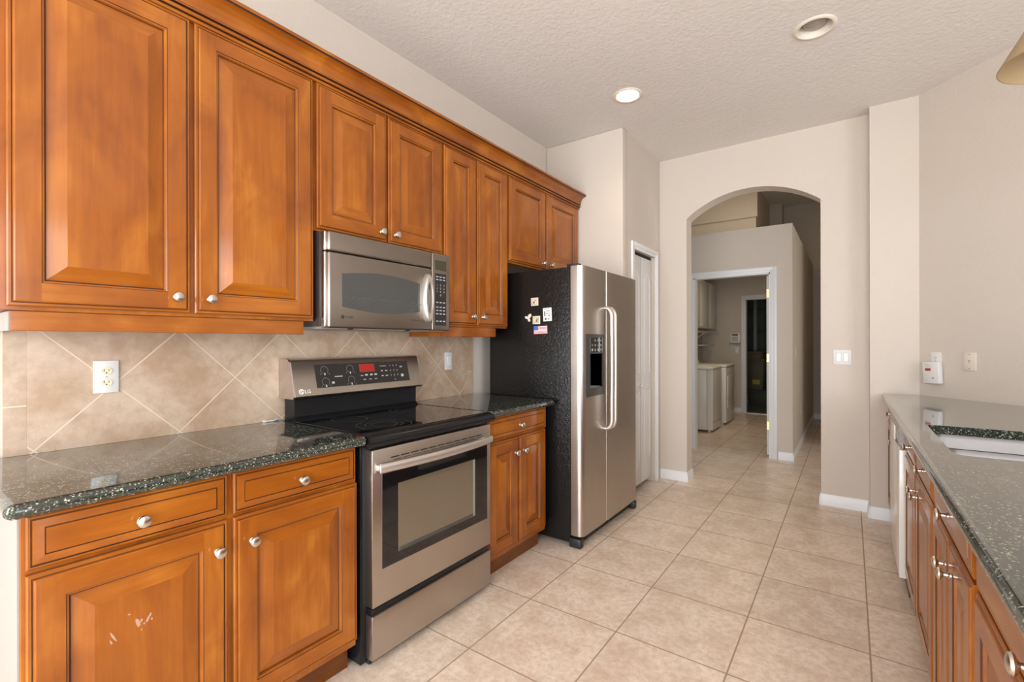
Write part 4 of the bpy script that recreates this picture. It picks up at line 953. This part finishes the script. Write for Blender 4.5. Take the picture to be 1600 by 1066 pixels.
lcab = thing('laundry_cabinet', 'white three-door wall cabinet hanging above the laundry machines', 'cabinet', (-2.2, 8.3, 1.5))
mb = MB(DOORW); mb.box(LX0 + 0.001, -2.015, 7.30, 9.05, 1.51, 2.31, DOORW, 0.002); mb.build('carcass', lcab)
for i in range(3):
    a = 7.31 + i * 0.58; mb = MB(DOORW); mb.box(-2.0148, -1.997, a, a + 0.57, 1.515, 2.305, DOORW, 0.003); mb.box(-1.9975, -1.993, a + 0.06, a + 0.51, 1.575, 2.245, DOORW, 0.003); dd = mb.build('door', lcab)
    mb = MB(PLASTIC); mb.lathe([(0.006, 0), (0.006, 0.012), (0.018, 0.018), (0.018, 0.028), (0, 0.032)], (-1.997, a + (0.05 if i == 1 else 0.52), 1.56), (1, 0, 0), PLASTIC, 16, False); mb.build('knob', dd)
ws = thing('wire_shelf', 'white wire shelf with diagonal braces under the laundry cabinet', 'shelf', (-2.2, 8.2, 1.4))
mb = MB(PLASTIC)
for x in [LX0 + 0.02 + 0.028 * i for i in range(11)]: mb.tube([(x, 7.3, 1.46), (x, 9.1, 1.46)], 0.003, PLASTIC, 6)
mb.tube([(-1.975, 7.3, 1.435), (-1.975, 9.1, 1.435)], 0.004, PLASTIC, 6); mb.build('deck', ws)
for y in (7.5, 8.2, 8.9):
    mb = MB(PLASTIC); mb.tube([(LX0 + 0.004, y, 1.25), (-1.985, y, 1.452)], 0.006, PLASTIC, 8); mb.build('brace', ws)
ms = MB(mat('lower_shelf_grey', (0.5, 0.48, 0.45), 0.6)); ms.prism([(LX0 + 0.001, 8.2), (-2.02, 8.25), (-1.99, 8.5), (-2.03, 9.0), (LX0 + 0.001, 9.1)], 'z', 1.215, 1.235, ms.mats[0]); tag(ms.build('corner_shelf', smooth=0), 'thin grey shelf on the laundry wall below the wire shelf', 'shelf')
ap = thing('alarm_keypad', 'white alarm keypad on the laundry back wall beside the garage doorway', 'keypad', (-1.708, 9.17, 1.25))
pf = PF((-1.708, 9.17, 1.350), (1, 0, 0), (0, -1, 0))
mb = MB(PLASTIC); pbox(mb, pf, -0.088, 0.088, -0.088, 0.088, 0.0005, 0.03, PLASTIC, 0.008); mb.build('housing', ap)
mb = MB(GREY); pbox(mb, pf, -0.05, 0.05, 0.045, 0.07, 0.0295, 0.031, LCD); mb.build('display', ap)
mb = MB(GREY)
for i in range(3):
    for j in range(3): pbox(mb, pf, -0.045 + i * 0.034, -0.02 + i * 0.034, -0.045 + j * 0.026, -0.027 + j * 0.026, 0.0295, 0.032, GREY)
mb.build('keys', ap); mb = MB(PLASTIC); pbox(mb, pf, -0.092, 0.092, -0.110, -0.09, 0.0005, 0.045, GREY, 0.004); mb.build('ledge', ap)
rocker('white rocker switch under the alarm keypad in the laundry', PF((-1.685, 9.17, 1.13), (1, 0, 0), (0, -1, 0)))
vt = thing('ceiling_vent', 'white air vent on the laundry ceiling', 'vent', (-1.65, 8.75, LZ - 0.125))
mb = MB(TRIM); mb.box(-1.80, -1.50, 8.6, 8.9, LZ - 0.124, LZ - 0.1155, TRIM, 0.003); mb.build('frame', vt)
for i in range(6): mb = MB(TRIM); mb.box(-1.78, -1.52, 8.625 + i * 0.044, 8.65 + i * 0.044, LZ - 0.130, LZ - 0.1235, TRIM); mb.build('louver', vt, smooth=0)
# garage beyond the laundry
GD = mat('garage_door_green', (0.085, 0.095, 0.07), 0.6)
gd = thing('garage_door', 'dark sectional garage door seen through the laundry doorway', 'garage door', (-1.6, 12.4, -0.06))
for i in range(5):
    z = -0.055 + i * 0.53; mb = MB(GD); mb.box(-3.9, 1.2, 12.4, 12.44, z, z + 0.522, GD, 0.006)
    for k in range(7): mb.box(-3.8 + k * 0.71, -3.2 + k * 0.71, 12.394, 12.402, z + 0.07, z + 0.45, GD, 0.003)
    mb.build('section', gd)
GM = mat('galvanised_steel', (0.35, 0.35, 0.33), 0.45, 0.6)
for x in (-2.9, -1.90, -0.4):
    mb = MB(GM); mb.box(x, x + 0.07, 12.37, 12.398, -0.05, 2.5, GM); mb.build('stile', gd, smooth=0)
bxm = mat('cardboard', (0.24, 0.17, 0.09), 0.8); bxd = mat('dark_crate', (0.07, 0.075, 0.05), 0.7)
def carton(label, x0, x1, y0, y1, z0, z1, m, taper=0.0):
    t = thing('storage_box', label, 'box', ((x0 + x1) / 2, (y0 + y1) / 2, z0), 'boxes in the garage')
    mb = MB(m); mb.box(x0, x1, y0, y1, z0, z1, m, 0.006)
    if taper:
        for v in mb.bm.verts:
            if v.co.z < (z0 + z1) / 2: v.co.x = (x0 + x1) / 2 + (v.co.x - (x0 + x1) / 2) * (1 - taper)
    mb.build('body', t); mb = MB(m); mb.box(x0 - 0.012, x1 + 0.012, y0 - 0.012, y1 + 0.012, z1, z1 + 0.05, m, 0.006); mb.build('lid', t)
    return t
c1_ = carton('olive storage tote with yellow sticker on the garage floor', -2.02, -1.52, 11.2, 11.6, 0.24, 0.86, mat('olive_tote', (0.15, 0.13, 0.07), 0.6), 0.12)
mb = MB(YE); mb.box(-1.74, -1.60, 11.184, 11.199, 0.36, 0.46, mat('yellow_sticker', (0.62, 0.50, 0.03), 0.6)); mb.build('sticker', c1_, smooth=0)
carton('flat brown carton lying on the olive storage tote', -2.00, -1.58, 11.2, 11.6, 0.9105, 1.02, bxm)
carton('low dark crate under the olive storage tote', -2.2, -1.2, 11.05, 11.7, -0.0598, 0.189, bxd)
mb = MB(LGREY); mb.box(-1.95, -1.80, 10.95, 11.03, -0.0598, 0.02, LGREY, 0.004); tag(mb.build('paper_packet'), 'small pale packet on the garage floor before the crate', 'packet')

l = bpy.data.lights.new('hall_fill_light', 'AREA'); l.shape = 'DISK'; l.size = 0.5; l.energy = 8; l.color = (1.0, 0.80, 0.52)  # added fill with no fixture, lifts the upper hall walls
o = bpy.data.objects.new('hall_fill_light', l); COL.objects.link(o); o.location = (-1.2, 6.35, 3.58)
# added fill light without a fixture, brightens the laundry beyond the arch
l = bpy.data.lights.new('laundry_fill_light', 'AREA'); l.shape = 'DISK'; l.size = 0.3; l.energy = 7; l.color = (1.0, 0.84, 0.60)
o = bpy.data.objects.new('laundry_fill_light', l); COL.objects.link(o); o.location = (-1.35, 7.1, LZ - 0.13)
l = bpy.data.lights.new('garage_area_light', 'AREA'); l.shape = 'RECTANGLE'; l.size = 1.0; l.size_y = 0.6; l.energy = 4; l.color = (0.9, 1.0, 0.85)  # area light just under the closed garage ceiling
o = bpy.data.objects.new('garage_area_light', l); COL.objects.link(o); o.location = (0.5, 11.0, 2.9)

# ---------------------------------------------------------------- windows of the unseen sides
def window(name, kind, plane, a0, a1, z0, z1, nbar):
    mb = MB(TRIM)
    def bx(u0, u1, b0, b1, t=0.05):
        if kind == 'y': mb.box(u0, u1, plane - t / 2, plane + t / 2, b0, b1, TRIM)
        else: mb.box(plane - t / 2, plane + t / 2, u0, u1, b0, b1, TRIM)
    bx(a0, a1, z0, z0 + 0.05); bx(a0, a1, z1 - 0.05, z1); bx(a0, a0 + 0.05, z0, z1); bx(a1 - 0.05, a1, z0, z1)
    for i in range(1, nbar + 1): u = a0 + (a1 - a0) * i / (nbar + 1); bx(u - 0.03, u + 0.03, z0, z1)
    return struct(mb.build(name, smooth=0))
window('window_1', 'y', -2.65, -1.9, 1.9, 0.15, 2.45, 1)
window('window_2', 'x', 4.34, -2.3, 1.1, 0.4, 2.9, 2)
